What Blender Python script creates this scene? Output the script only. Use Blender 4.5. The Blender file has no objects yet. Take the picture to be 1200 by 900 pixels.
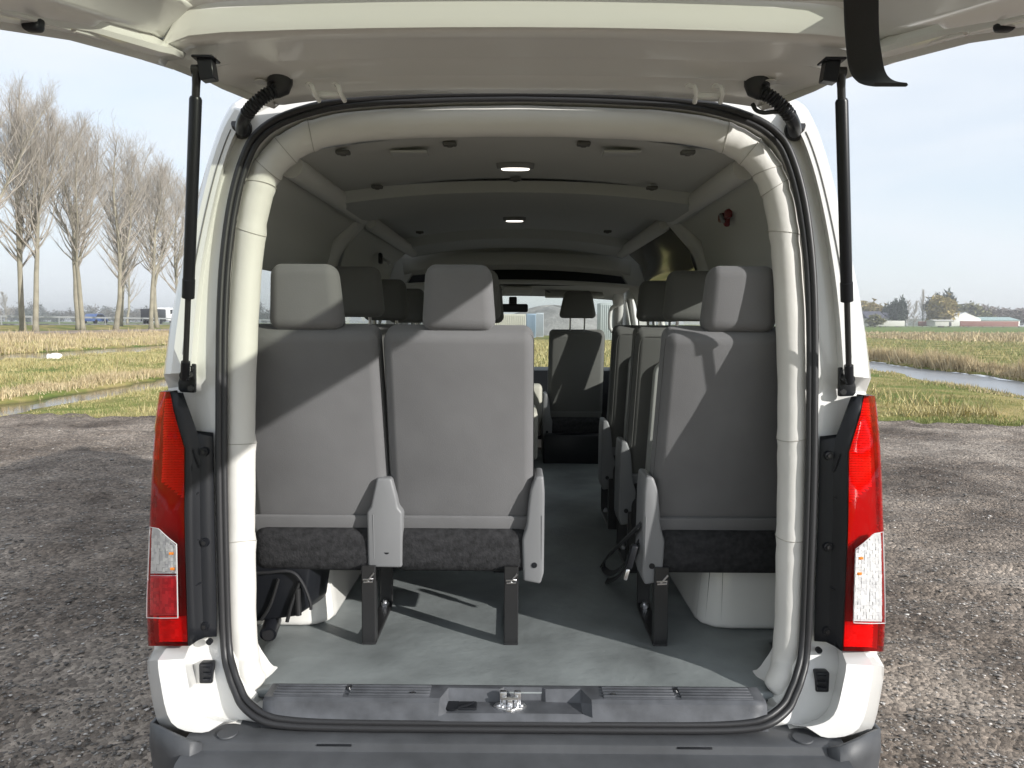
import bpy, bmesh, math, random
import numpy as np
from mathutils import Vector, Matrix
random.seed(7); rng = np.random.default_rng(11)
R = math.radians
scn = bpy.context.scene
C = scn.collection

# ------------------------------------------------------------------ camera
F = 901.0
CAM = Vector((0.0, -2.03, 1.67))
cam_d = bpy.data.cameras.new('camera'); cam = bpy.data.objects.new('camera', cam_d); C.objects.link(cam)
cam_d.sensor_width = 36; cam_d.lens = F / 1200 * 36; cam_d.clip_end = 6000; cam_d.clip_start = 0.05
RM = Matrix.Rotation(R(0.32), 3, 'Z') @ Matrix.Rotation(R(90 - 4.5), 3, 'X') @ Matrix.Rotation(R(0.30), 3, 'Z')
cam.matrix_world = Matrix.Translation(CAM) @ RM.to_4x4()
scn.camera = cam

def ray(px, py):
    return RM @ Vector(((px - 600) / F, (450 - py) / F, -1))
def P(px, py, Y):
    d = ray(px, py); return CAM + d * ((Y - CAM.y) / d.y)
def PX(px, py, X):
    d = ray(px, py); return CAM + d * ((X - CAM.x) / d.x)
def PZ(px, py, Z):
    d = ray(px, py); return CAM + d * ((Z - CAM.z) / d.z)
def Yo(z):                                        # the tail opening leans a little forward
    return 0.07 * (z - 0.71)
def PO(px, py, off=0.0):
    p = P(px, py, off)
    for _ in range(3): p = P(px, py, Yo(p.z) + off)
    return p

# ------------------------------------------------------------------ materials
def mat(name, col, rough=.5, metal=0., coat=0., bump=None, var=None, spec=.5, sheen=0.):
    """bump=(scale,strength,dist[,detail]); var=(scale,amount[,detail]) mottles the base colour"""
    m = bpy.data.materials.new(name); m.use_nodes = True
    nt = m.node_tree; b = nt.nodes['Principled BSDF']
    b.inputs['Base Color'].default_value = (*col, 1); b.inputs['Roughness'].default_value = rough
    b.inputs['Metallic'].default_value = metal; b.inputs['Coat Weight'].default_value = coat
    b.inputs['Coat Roughness'].default_value = .04
    b.inputs['Specular IOR Level'].default_value = spec; b.inputs['Sheen Weight'].default_value = sheen
    tc = nt.nodes.new('ShaderNodeTexCoord')
    if bump:
        n = nt.nodes.new('ShaderNodeTexNoise'); n.inputs['Scale'].default_value = bump[0]
        n.inputs['Detail'].default_value = bump[3] if len(bump) > 3 else 4
        nt.links.new(tc.outputs['Object'], n.inputs['Vector'])
        bp = nt.nodes.new('ShaderNodeBump'); bp.inputs['Strength'].default_value = bump[1]; bp.inputs['Distance'].default_value = bump[2]
        nt.links.new(n.outputs['Fac'], bp.inputs['Height']); nt.links.new(bp.outputs['Normal'], b.inputs['Normal'])
    if var:
        n = nt.nodes.new('ShaderNodeTexNoise'); n.inputs['Scale'].default_value = var[0]
        n.inputs['Detail'].default_value = var[2] if len(var) > 2 else 6
        nt.links.new(tc.outputs['Object'], n.inputs['Vector'])
        r = nt.nodes.new('ShaderNodeValToRGB')
        r.color_ramp.elements[0].position = .3; r.color_ramp.elements[1].position = .7
        a = var[1]
        r.color_ramp.elements[0].color = (*[max(0, c * (1 - a)) for c in col], 1)
        r.color_ramp.elements[1].color = (*[min(1, c * (1 + a)) for c in col], 1)
        nt.links.new(n.outputs['Fac'], r.inputs['Fac']); nt.links.new(r.outputs['Color'], b.inputs['Base Color'])
    return m
def glassmat(name, tint, gloss=1.0):
    m = bpy.data.materials.new(name); m.use_nodes = True; nt = m.node_tree; nt.nodes.clear()
    o = nt.nodes.new('ShaderNodeOutputMaterial'); t = nt.nodes.new('ShaderNodeBsdfTransparent'); t.inputs[0].default_value = (*tint, 1)
    g = nt.nodes.new('ShaderNodeBsdfGlossy'); g.inputs['Roughness'].default_value = .02
    f = nt.nodes.new('ShaderNodeFresnel'); gi = nt.nodes.new('ShaderNodeNewGeometry'); ma = nt.nodes.new('ShaderNodeMath'); ma.operation = 'MULTIPLY_ADD'
    ma.inputs[1].default_value = 1 / 1.45 - 1.45; ma.inputs[2].default_value = 1.45; nt.links.new(gi.outputs['Backfacing'], ma.inputs[0]); nt.links.new(ma.outputs[0], f.inputs['IOR'])
    mu = nt.nodes.new('ShaderNodeMath'); mu.operation = 'MULTIPLY'; mu.inputs[1].default_value = gloss
    x = nt.nodes.new('ShaderNodeMixShader')
    nt.links.new(f.outputs[0], mu.inputs[0]); nt.links.new(mu.outputs[0], x.inputs[0])
    nt.links.new(t.outputs[0], x.inputs[1]); nt.links.new(g.outputs[0], x.inputs[2]); nt.links.new(x.outputs[0], o.inputs[0])
    return m

M = dict(
    paint=mat('white_paint', (.75, .745, .725), .28, coat=.6, bump=(3, .02, .01)),
    paint_in=mat('white_paint_inner', (.76, .75, .715), .22, coat=.55, bump=(6, .03, .01)),
    rubber=mat('black_rubber', (.022, .022, .024), .45, bump=(60, .1, .002)),
    rubber_d=mat('door_rubber', (.05, .05, .053), .42, bump=(60, .1, .002)),
    blackp=mat('black_plastic', (.011, .012, .015), .34, bump=(220, .08, .001), spec=.32),
    greyp=mat('bumper_plastic', (.06, .063, .069), .52, bump=(350, .35, .001), var=(11, .2, 9)),
    sillp=mat('sill_plastic', (.08, .084, .094), .5, bump=(300, .3, .001), var=(16, .3, 9)),
    ltrim=mat('light_grey_plastic', (.20, .203, .21), .45, bump=(400, .1, .0006)),
    vinyl=mat('cream_vinyl', (.67, .655, .62), .6, bump=(9, .22, .012, 3), var=(5, .04)),
    fabric=mat('grey_fabric', (.155, .154, .158), .9, bump=(420, .35, .0015, 2), var=(5, .09), spec=.2, sheen=.15),
    fabric_d=mat('dark_grey_fabric', (.14, .14, .132), .92, bump=(420, .28, .0015, 2), spec=.2, sheen=.1),
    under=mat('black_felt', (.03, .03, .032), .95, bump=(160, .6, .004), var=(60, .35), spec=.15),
    steel_b=mat('black_steel', (.02, .02, .021), .36, bump=(90, .1, .001)),
    steel=mat('bright_steel', (.75, .75, .76), .28, 1., bump=(120, .15, .001)),
    floor=mat('floor_vinyl', (.212, .232, .234), .55, bump=(7, .35, .02, 5), var=(3.4, .34, 14)),
    lining=mat('grey_headlining', (.47, .475, .45), .95, bump=(300, .2, .001), spec=.15),
    lining_d=mat('dark_headlining', (.42, .43, .42), .95, bump=(300, .2, .001), spec=.15),
    trim=mat('grey_wall_trim', (.48, .485, .46), .85, bump=(260, .2, .001), spec=.2),
    rail=mat('grey_rail_cover', (.56, .56, .54), .7, bump=(20, .1, .004)),
    glass=glassmat('window_glass', (.88, .91, .89)),
    glass_t=glassmat('tailgate_glass', (.68, .71, .61)),
    glass_f=glassmat('windscreen_glass', (.86, .90, .87)),
    lensr=glassmat('red_lens', (.93, .015, .024), .8),
    lensp=glassmat('pink_lens', (.86, .16, .19), 1.0),
    lensc=glassmat('clear_lens', (.95, .95, .95), 1.0),
    refl=mat('lamp_reflector', (.88, .88, .88), .3, .35), bez=mat('lamp_bezel', (.55, .53, .53), .3), reflb=mat('lamp_reflector_base', (.66, .66, .67), .3, .2), lampbase=mat('lamp_housing', (.34, .33, .33), .5),
    amber=mat('amber_bulb', (.8, .25, .03), .3),
    dome=mat('dome_lens', (.8, .78, .72), .3),
    dr=mat('dark_red_plastic', (.12, .004, .006), .3),
    red=mat('red_plastic', (.13, .008, .009), .4), clip=mat('dark_clip', (.09, .09, .085), .7),
    beige=mat('beige_plastic', (.5, .48, .42), .6),
    darkglass=mat('dark_upper_glass', (.07, .066, .055), .09), seam=mat('seam_thread', (.40, .385, .35), .7), lt2=mat('panel_gap', (.16, .16, .155), .6), belt=mat('belt_webbing', (.03, .031, .035), .7, bump=(500, .3, .001)),
)
def bump2(m, scale, strength, dist, detail=3):
    nt = m.node_tree; b = nt.nodes['Principled BSDF']; tc = nt.nodes.new('ShaderNodeTexCoord'); n = nt.nodes.new('ShaderNodeTexNoise'); n.inputs['Scale'].default_value = scale; n.inputs['Detail'].default_value = detail; n.inputs['Distortion'].default_value = .6
    nt.links.new(tc.outputs['Object'], n.inputs['Vector']); p = nt.nodes.new('ShaderNodeBump'); p.inputs['Strength'].default_value = strength; p.inputs['Distance'].default_value = dist
    nt.links.new(n.outputs['Fac'], p.inputs['Height']); old = b.inputs['Normal'].links[0].from_node; nt.links.new(p.outputs['Normal'], old.inputs['Normal'])
for k_ in ('fabric', 'fabric_d'): bump2(M[k_], 5, .10, .02, 2)
bump2(M['vinyl'], 34, .12, .006); bump2(M['floor'], 55, .12, .004); bump2(M['sillp'], 30, .15, .004)
M['dome'].node_tree.nodes['Principled BSDF'].inputs['Emission Color'].default_value = (1, .93, .82, 1)
def bump2(m, scale, strength, dist, detail=3):
    nt = m.node_tree; b = nt.nodes['Principled BSDF']; tc = nt.nodes.new('ShaderNodeTexCoord'); n = nt.nodes.new('ShaderNodeTexNoise'); n.inputs['Scale'].default_value = scale; n.inputs['Detail'].default_value = detail; n.inputs['Distortion'].default_value = .6
    nt.links.new(tc.outputs['Object'], n.inputs['Vector']); p = nt.nodes.new('ShaderNodeBump'); p.inputs['Strength'].default_value = strength; p.inputs['Distance'].default_value = dist
    nt.links.new(n.outputs['Fac'], p.inputs['Height']); old = b.inputs['Normal'].links[0].from_node; nt.links.new(p.outputs['Normal'], old.inputs['Normal'])
for k_ in ('fabric', 'fabric_d'): bump2(M[k_], 5, .10, .02, 2)
bump2(M['vinyl'], 34, .12, .006); bump2(M['floor'], 55, .12, .004); bump2(M['sillp'], 30, .15, .004)
M['dome'].node_tree.nodes['Principled BSDF'].inputs['Emission Strength'].default_value = 1.5

# ------------------------------------------------------------------ mesh helpers
def link(name, me, parent=None, loc=None):
    o = bpy.data.objects.new(name, me); C.objects.link(o)
    if parent: o.parent = parent
    if loc is not None: o.location = loc
    return o
def mesh(name, v, f, m, parent=None, smooth=True, angle=40):
    me = bpy.data.meshes.new(name); me.from_pydata([tuple(x) for x in v], [], f); me.update()
    ms = m if isinstance(m, (list, tuple)) else [m]
    for x in ms: me.materials.append(x)
    if smooth:
        me.shade_smooth(); me.set_sharp_from_angle(angle=R(angle))
    return link(name, me, parent)
def frombm(name, bm, m, parent=None, angle=40):
    me = bpy.data.meshes.new(name); bmesh.ops.recalc_face_normals(bm, faces=bm.faces); bm.to_mesh(me); bm.free()
    ms = m if isinstance(m, (list, tuple)) else [m]
    for x in ms: me.materials.append(x)
    me.shade_smooth(); me.set_sharp_from_angle(angle=R(angle))
    return link(name, me, parent)
def add_box(bm, c, s, bev=0., seg=2, mtx=None, taper=None, mi=0, fn=None):
    """box centre c, full size s; taper=(tx,ty) scales the top; fn maps every vertex afterwards"""
    t = bmesh.new(); bmesh.ops.create_cube(t, size=1)
    for v in t.verts:
        v.co = Vector((v.co.x * s[0], v.co.y * s[1], v.co.z * s[2]))
        if taper and v.co.z > 0: v.co.x *= taper[0]; v.co.y *= taper[1]
    if bev > 0: bmesh.ops.bevel(t, geom=t.edges[:], offset=bev, segments=seg, profile=.5, affect='EDGES')
    for v in t.verts:
        if mtx is not None: v.co = mtx @ v.co
        v.co += Vector(c)
        if fn: v.co = fn(v.co)
    join(bm, t, mi)
def join(bm, t, mi=0):
    vs = [bm.verts.new(v.co) for v in t.verts]; t.verts.index_update()
    for f in t.faces:
        nf = bm.faces.new([vs[v.index] for v in f.verts]); nf.material_index = mi
    t.free()
def box(name, c, s, m, parent=None, bev=.004, seg=2, mtx=None, taper=None, fn=None):
    bm = bmesh.new(); add_box(bm, c, s, bev, seg, mtx, taper, 0, fn); return frombm(name, bm, m, parent)
def sweep_vf(path, sec, closed=False, side=None, caps=True, scale=None):
    """path: points; sec: list of (a,b) offsets in the (normal, binormal) frame"""
    path = [Vector(p) for p in path]; n = len(path); k = len(sec); V = []; Fc = []
    tang = []
    for i in range(n):
        a = path[(i - 1) % n] if (closed or i > 0) else path[i]; b = path[(i + 1) % n] if (closed or i < n - 1) else path[i]
        tang.append((b - a).normalized())
    if side is not None: nrm = Vector(side)
    else:
        nrm = Vector((0, 0, 1)) if abs(tang[0].z) < .9 else Vector((1, 0, 0))
    for i in range(n):
        t = tang[i]
        nn = Vector(side) if side is not None else nrm
        nn = (nn - t * nn.dot(t))
        if nn.length < 1e-6: nn = t.orthogonal()
        nn.normalize(); nrm = nn; bi = t.cross(nn)
        sc = 1 if scale is None else scale[i]
        for a, b in sec: V.append(path[i] + nn * a * sc + bi * b * sc)
    m_ = n if closed else n - 1
    for i in range(m_):
        for j in range(k):
            j2 = (j + 1) % k; i2 = (i + 1) % n
            Fc.append((i * k + j, i * k + j2, i2 * k + j2, i2 * k + j))
    if caps and not closed:
        Fc.append(tuple(range(k))[::-1]); Fc.append(tuple((n - 1) * k + j for j in range(k)))
    return V, Fc
def circ(r, n=12, r2=None):
    return [(r * math.cos(2 * math.pi * i / n), (r2 or r) * math.sin(2 * math.pi * i / n)) for i in range(n)]
def rect(a, b, bev=0):
    if not bev: return [(-a/2, -b/2), (a/2, -b/2), (a/2, b/2), (-a/2, b/2)]
    a /= 2; b /= 2
    return [(-a+bev, -b), (a-bev, -b), (a, -b+bev), (a, b-bev), (a-bev, b), (-a+bev, b), (-a, b-bev), (-a, -b+bev)]
def tube(name, path, r, m, parent=None, n=12, closed=False, side=None, scale=None, sec=None, angle=50):
    v, f = sweep_vf(path, sec or circ(r, n), closed, side, True, scale); return mesh(name, v, f, m, parent, True, angle)
def addtube(bm, path, r, n=10, side=None, scale=None, sec=None, mi=0, closed=False):
    v, f = sweep_vf(path, sec or circ(r, n), closed, side, True, scale)
    vs = [bm.verts.new(x) for x in v]
    for q in f:
        nf = bm.faces.new([vs[i] for i in q]); nf.material_index = mi
def cr(pts, k=4, closed=False):
    """Catmull-Rom subdivision"""
    pts = [Vector(p) for p in pts]; n = len(pts); out = []
    for i in range(n if closed else n - 1):
        p0 = pts[(i - 1) % n] if (closed or i > 0) else pts[0]; p1 = pts[i]; p2 = pts[(i + 1) % n]
        p3 = pts[(i + 2) % n] if (closed or i + 2 < n) else pts[-1]
        for j in range(k):
            t = j / k
            out.append(.5 * ((2 * p1) + (p2 - p0) * t + (2 * p0 - 5 * p1 + 4 * p2 - p3) * t * t + (3 * p1 - p0 - 3 * p2 + p3) * t ** 3))
    if not closed: out.append(pts[-1])
    return out
def loft(curves, closed=False):
    k = len(curves[0]); V = [p for c in curves for p in c]; Fc = []
    for i in range(len(curves) - 1):
        for j in range(k if closed else k - 1):
            j2 = (j + 1) % k; Fc.append((i * k + j, i * k + j2, (i + 1) * k + j2, (i + 1) * k + j))
    return V, Fc
def prism(name, poly_f, poly_b, m, parent=None, bev=0., seg=2, mi=None):
    """solid between two outlines (lists of 3D points in the same order)"""
    bm = bmesh.new(); a = [bm.verts.new(p) for p in poly_f]; b = [bm.verts.new(p) for p in poly_b]; n = len(a)
    bm.faces.new(a); bm.faces.new(b[::-1])
    for i in range(n): bm.faces.new((a[i], b[i], b[(i + 1) % n], a[(i + 1) % n]))
    bmesh.ops.recalc_face_normals(bm, faces=bm.faces)
    if bev: bmesh.ops.bevel(bm, geom=bm.edges[:], offset=bev, segments=seg, profile=.5, affect='EDGES')
    return frombm(name, bm, m, parent)
def addprism(bm, poly_f, poly_b, bev=0., seg=2, mi=0):
    t = bmesh.new(); a = [t.verts.new(p) for p in poly_f]; b = [t.verts.new(p) for p in poly_b]; n = len(a)
    t.faces.new(a); t.faces.new(b[::-1])
    for i in range(n): t.faces.new((a[i], b[i], b[(i + 1) % n], a[(i + 1) % n]))
    bmesh.ops.recalc_face_normals(t, faces=t.faces)
    if bev: bmesh.ops.bevel(t, geom=t.edges[:], offset=bev, segments=seg, profile=.5, affect='EDGES')
    join(bm, t, mi)
def adddisc(bm, c, r, h, axis, n=14, mi=0, r2=None):
    a = Vector(axis).normalized(); addtube(bm, [Vector(c), Vector(c) + a * h], r, n, mi=mi, scale=[1, (r2 or r) / r])
def mir(p): return Vector((-p[0], p[1], p[2]))
def empty(name, loc=(0, 0, 0), parent=None):
    o = bpy.data.objects.new(name, None); C.objects.link(o); o.location = loc; o.empty_display_size = .2
    if parent: o.parent = parent
    return o
def tag(o, label=None, cat=None, group=None, kind=None):
    if label: o['label'] = label
    if cat: o['category'] = cat
    if group: o['group'] = group
    if kind: o['kind'] = kind
    return o
# ================================================================== THE VAN
van = empty('passenger_van')
tag(van, 'white high-roof passenger van seen from behind with its tailgate raised and grey seats inside', 'van')
FLOOR = .675

Spx = [(605,853),(400,851),(333,848),(305,841),(285,825),(277,809),(270,790),(263.5,755),(260,650),(258,550),(258,467),(258,450),(259,370),(263,300),(272,235),(286,185),(303,156),(337,135),(400,119),(500,112),(605,110)]
Opx = [(605,858),(400,857),(312,853),(264,848),(229,864),(189,853),(175,800),(172.5,760),(175,650),(180,550),(185,468),(189,455),(201,370),(214,305),(231,235),(246,180),(262,138),(280,116),(330,100),(480,92),(605,90)]
SO = [-.088, -.088, -.088, -.084, -.06, -.045, -.03] + [0] * 20; OO = [-.06, -.06, -.06, -.06, -.04, .03, .05] + [.06] * 20
S = cr([PO(p[0], p[1], o) for p, o in zip(Spx, SO)], 4); O = cr([PO(p[0], p[1], o) for p, o in zip(Opx, OO)], 4)
SD = {round(p.x, 5): p.y - Yo(p.z) for p in S}; SD.update({-k: v for k, v in SD.items()})
S[0].x = 0; S[-1].x = 0; O[0].x = 0; O[-1].x = 0
def ring(half): return half + [mir(p) for p in half[-2:0:-1]]
def onto(r, y1):
    k = (y1 - CAM.y) / (r.y - CAM.y); return CAM + (r - CAM) * k
def mixc(a, b, t, dy):
    out = []
    for p, q in zip(a, b):
        r = p + (q - p) * t; y1 = Yo(r.z) + dy + (p.y - Yo(p.z)) * (1 - t * .5); out.append(onto(r, y1))
    return out
cen = Vector((0, 0, 1.45))
k0 = [Vector((p.x * .972, Yo(p.z) + .12, 1.45 + (p.z - 1.45) * .972)) if p.z > .88 else Vector((p.x * (.972 - .006 * min(1, (.88 - p.z) / .2)), Yo(p.z) + .12, max(FLOOR + .003, 1.45 + (p.z - 1.45) * .972) if abs(p.x) > .70 else FLOOR - .06)) for p in S]
k0b = [Vector((p.x * .985, p.y + .02, 1.45 + (p.z - 1.45) * .985)) for p in S]
def stepped(i):                                        # the gutter step only exists on the sides
    z = S[i].z; return 1 if (.62 < z < 2.22 and i > 12) else 0
k2 = mixc(S, O, .10, .012); k3 = mixc(S, O, .42, .014)
k4 = mixc(S, O, .52, -.022); k5 = mixc(S, O, .86, -.022); k5b = mixc(S, O, .965, .004)
for i in range(len(S)):
    if not stepped(i):
        for k in (k4, k5): k[i] = onto(k[i], Yo(k[i].z) + .005)
    if O[i].z < .752 and i > 14:
        for k in (k4, k5): k[i] = onto(k[i], Yo(k[i].z) - .06 - .05 * min(1, max(0, (.79 - O[i].z) / .2)))
    if .752 < O[i].z < 1.517 and i > 12:                # recess that takes the tail lamp
        for k in (k3, k4, k5, k5b): k[i].y = Yo(k[i].z) + .03
        k5[i].x *= .985; k5b[i].x *= .975; k5b[i].y += .02
k6 = [p.copy() for p in O]; k7 = [Vector((p.x * 1.0, p.y + .14, p.z)) for p in O]
for i in range(len(O)):
    if .752 < O[i].z < 1.517 and i > 12: k6[i].x += .02; k7[i].x += .012
v, f = loft([ring(c) for c in (k0, k0b, [Vector((p.x, p.y + .012, p.z)) for p in S], k2, k3, k4, k5, k5b, k6, k7)], True)
body = mesh('body', v, f, M['paint'], van, True, 32)

# ---- side walls and roof of the shell (a part: the panels run forward to the cab)
prof = sorted([(p.z, -p.x) for p in O if p.z > .66 and p.x < -.3], key=lambda a: a[0])
def Xs(z):
    zs = [a[0] for a in prof]; xs = [a[1] for a in prof]
    return float(np.interp(z, zs, xs))
YL = 4.55
Ybr = [.18, .26, 1.32, 1.50, 2.4, 3.02, 3.09, 4.0, YL]
WIN = [(.26, 1.32), (1.50, 3.02), (3.09, 4.0)]
ZW0, ZW1 = 1.40, 1.86
Zbr = [.35, .6, .8, 1.0, 1.2, 1.32, ZW0, 1.55, 1.65, 1.75, ZW1, 1.95, 2.05, 2.12, 2.18, 2.22, 2.25, 2.275, 2.29]
def in_win(y, z): return any(a - .001 < y < b + .001 for a, b in WIN) and ZW0 < z < ZW1
def shell(sgn, inset, zlo, zhi, name, m, parent, ylo=None, yhi=None, thick=.03):
    zs = [z for z in Zbr if zlo - 1e-6 <= z <= zhi + 1e-6]; ys = [y for y in Ybr if (ylo is None or y >= ylo) and (yhi is None or y <= yhi)]
    V = []; Fc = []
    for y in ys:
        nose = max(0, (y - 3.6)) * .05
        for z in zs: V.append(Vector((sgn * (Xs(z) - inset - nose), y if y > ys[0] else y + Yo(z) * .8, z)))
    n = len(zs)
    for i in range(len(ys) - 1):
        for j in range(n - 1):
            if in_win((ys[i] + ys[i+1]) / 2, (zs[j] + zs[j+1]) / 2): continue
            q = (i*n+j, (i+1)*n+j, (i+1)*n+j+1, i*n+j+1)
            Fc.append(q if sgn < 0 else q[::-1])
    o = mesh(name, V, Fc, m, parent, True, 35)
    s = o.modifiers.new('thick', 'SOLIDIFY'); s.thickness = thick; s.offset = 0; return o
for sgn in (-1, 1):
    shell(sgn, .015, .35, 2.29, 'side_panel', M['paint'], van)
    shell(sgn, .065, .6, 2.12, 'wall_trim', M['trim'], van, thick=.012)
rv = []
for y in (.12, .5, 1.3, 2.2, 2.9, 3.3, 3.7):
    drop = 0 if y < 2.95 else (y - 2.95) * .22
    rv.append([Vector((x, y, zc - drop)) for x, zc in [(-.72,2.29),(-.6,2.315),(-.4,2.325),(0,2.335),(.4,2.325),(.6,2.315),(.72,2.29)]])
v, f = loft(rv); o = mesh('roof', v, f, M['paint'], van); s = o.modifiers.new('thick', 'SOLIDIFY'); s.thickness = .02
# side glass
for sgn in (-1, 1):
    for a, b in WIN:
        V = []; zs = [ZW0 - .01, 1.6, 1.75, ZW1 + .01]
        for y in (a - .01, b + .01):
            for z in zs: V.append(Vector((sgn * (Xs(z) - .02), y, z)))
        n = len(zs); mesh('side_window', V, [(j, n + j, n + j + 1, j + 1) for j in range(n - 1)], M['glass'], van)
# pillar between the windows, inside: an arch rib on each wall
for sgn in (-1, 1):
    pth = [Vector((sgn * (Xs(z) - .085), 1.41, z)) for z in (.75, 1.0, 1.3, 1.5, 1.7, 1.85, 1.98)] + [Vector((sgn * .745, 1.40, 2.07)), Vector((sgn * .69, 1.38, 2.125))]
    tube('pillar_cover', cr(pth, 3), .05, M['rail'], van, sec=rect(.15, .05, .018), side=(0, 1, 0))
    # upper panel above the rear window, bulging inwards
    V = []; 
    for y in (.16, .5, .9, 1.2, 1.34):
        for z, dx in ((1.845, .085), (1.87, .115), (1.95, .125), (2.03, .125), (2.14, None)):
            V.append(Vector((sgn * ((Xs(z) - dx + (.03 if y > 1.3 else 0)) if dx else .655), y, z)))
    mesh('upper_wall_panel', V, [(i*5+j, (i+1)*5+j, (i+1)*5+j+1, i*5+j+1) for i in range(4) for j in range(4)], M['trim'], van)
    V = []
    for y in (1.48, 1.7, 2.1, 2.5, 2.8):
        for z, dx in ((1.85, .085), (1.88, .11), (1.95, .12), (2.03, .12), (2.14, None)):
            V.append(Vector((sgn * ((Xs(z) - dx) if dx else .65), y, z)))
    mesh('upper_wall_panel' if sgn < 0 else 'upper_window', V, [(i*5+j, (i+1)*5+j, (i+1)*5+j+1, i*5+j+1) for i in range(4) for j in range(4)], M['trim'] if sgn < 0 else M['darkglass'], van)
    # padded roof rail cover in two lengths
    tube('roof_rail', [Vector((sgn * .665, y, 2.128)) for y in (.26, .30, .6, 1.0, 1.30, 1.33)], .037, M['rail'], van, 14, scale=[1, 1, 1, 1, 1, .7])
    tube('roof_rail', [Vector((sgn * .660, y, 2.118)) for y in (1.47, 1.5, 1.9, 2.3, 2.86, 2.9)], .034, M['rail'], van, 14, scale=[.7, 1, 1, 1, 1, .7])
    # vinyl-topped lower lining of the wheel arch
    bm = bmesh.new()
    top = [(.63,.50),(.635,.47),(.66,.44),(.70,.43),(.90,.43),(.90,1.7),(.70,1.7),(.63,1.62)]
    bot = [(.60,.50),(.61,.455),(.65,.415),(.70,.405),(.90,.405),(.90,1.73),(.69,1.73),(.60,1.65)]
    a = [Vector((sgn * x, y, FLOOR + .27)) for x, y in top]; b = [Vector((sgn * x, y, FLOOR + .002)) for x, y in bot]
    addprism(bm, a, b, .022, 3); frombm('wheel_arch', bm, M['paint_in'], van)

# ---- floor
fp = []
for y in [-.02, 0, .02, .04, .08, .15, .25, .33, .36] + list(np.linspace(.45, 4.0, 36)):
    fp.append([Vector((x, y, FLOOR + .0025 * math.sin(9 * y + 2.2 * x) * math.sin(7 * x + 1) * (1 if y > .1 else .3))) for x in np.linspace(-(.9 if y > .34 else .80 if y > .03 else .70), (.9 if y > .34 else .80 if y > .03 else .70), 25)])
v, f = loft(fp); o = mesh('floor_mat', v, f, M['floor'], van); s = o.modifiers.new('t', 'SOLIDIFY'); s.thickness = .02; s.offset = -1
# underbody so that no light leaks in from below
box('underbody', (0, 2.2, .50), (1.82, 4.3, .28), M['blackp'], van, .02)
# ---- headlining
hv = []
for y in (.205, .3, .6, .86):
    hv.append([Vector((x, y, 2.205 - .065 * abs(x / .68) ** 2.2)) for x in np.linspace(-.68, .68, 19)])
v, f = loft(hv); mesh('headlining', v, f, M['lining'], van)
hv = []
for y, d in ((.86, .0), (.88, .040), (.95, .050), (1.25, .050), (1.33, .044), (1.35, .0)):
    hv.append([Vector((x, y + .10 * (1 - (x / .7) ** 2) - .05, 2.205 - .065 * abs(x / .68) ** 2.2 - d)) for x in np.linspace(-.68, .68, 19)])
v, f = loft(hv); mesh('roof_rib', v, f, M['lining_d'], van)
hv = []
for y, d in ((1.35, 0), (1.7, 0), (2.05, .0), (2.09, -.012), (2.5, -.02), (2.55, .03), (2.75, .04), (2.92, .05)):
    hv.append([Vector((x, y + .05, 2.205 - .065 * abs(x / .68) ** 2.2 - d)) for x in np.linspace(-.68, .68, 19)])
v, f = loft(hv); mesh('headlining', v, f, M['lining_d'], van)
# lamps in the ceiling
for px, py, w in ((604, 195, .125), (603, 257, .115)):
    c = PZ(px, py, 2.195)
    bm = bmesh.new(); el = [(w * .52 * math.cos(t), .027 * math.sin(t)) for t in np.linspace(0, 2 * math.pi, 33)[:-1]]
    addprism(bm, [c + Vector((x, y, .012)) for x, y in el], [c + Vector((x * .95, y * .92, -.008)) for x, y in el], .003); b = frombm('dome_light', bm, M['ltrim'], van)
    bm = bmesh.new(); el = [(w * .40 * math.copysign(abs(math.cos(t)) ** .8, math.cos(t)), .019 * math.sin(t)) for t in np.linspace(0, 2 * math.pi, 29)[:-1]]
    addprism(bm, [c + Vector((x, y, .004)) for x, y in el], [c + Vector((x * .94, y * .9, -.012)) for x, y in el], .002); frombm('lens', bm, M['dome'], b)
# air slots and plugs in the headlining
for px, py, w, d in ((480,182,.11,.03),(728,182,.11,.03)):
    c = PZ(px, py, 2.172); box('vent_panel', (c.x, c.y, c.z + .006), (w, .06, .008), M['lining_d'], van, .003)
for px, py in ((527,170),(684,170),(402,180),(806,180),(604,211),(442,220),(764,221),(472,250),(734,250),(602,241),(492,273),(712,272)):
    zc = 2.19 if 500 < px < 700 else 2.155
    if py > 230: zc -= .012
    c = PZ(px, py, zc); bm = bmesh.new()
    add_box(bm, (c.x, c.y, c.z + .003), (.04, .028, .012), .004); add_box(bm, (c.x, c.y, c.z - .003), (.016, .014, .008), .003)
    frombm('ceiling_clip', bm, M['clip'], van)

# ---- vinyl cover round the opening
Lpx = [(300,806),(291,792),(286,770),(283,730),(282,670),(281.5,600),(281.5,530),(282,465),(284,400),(289,320),(297,250),(311,205),(335,176),(372,157),(430,147.5),(510,143.5),(605,142)]
half = [PO(x, y, .048 - (.03 if y > 780 else 0)) for x, y in Lpx]; half[-1].x = 0
path = half + [mir(p) for p in half[-2::-1]]; path = cr(path, 6); n = len(path)
seams = {int(n * t) for t in (.142, .195, .305, .332, .352, .376, .40, .60, .624, .648, .668, .695, .80, .852)}
sc = []
for i in range(n):
    t = 1.0 + .025 * math.sin(i * .9) * math.sin(i * .37)
    if i in seams: t *= 1.05
    if i - 1 in seams: t *= .965
    if i < 4: t = [.55, .8, .95, 1.0][i]
    if i > n - 5: t = [.55, .8, .95, 1.0][n - 1 - i]
    sc.append(t)
pad = tube('padded_trim', path, .041, M['vinyl'], van, 20, scale=sc, angle=60)
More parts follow.
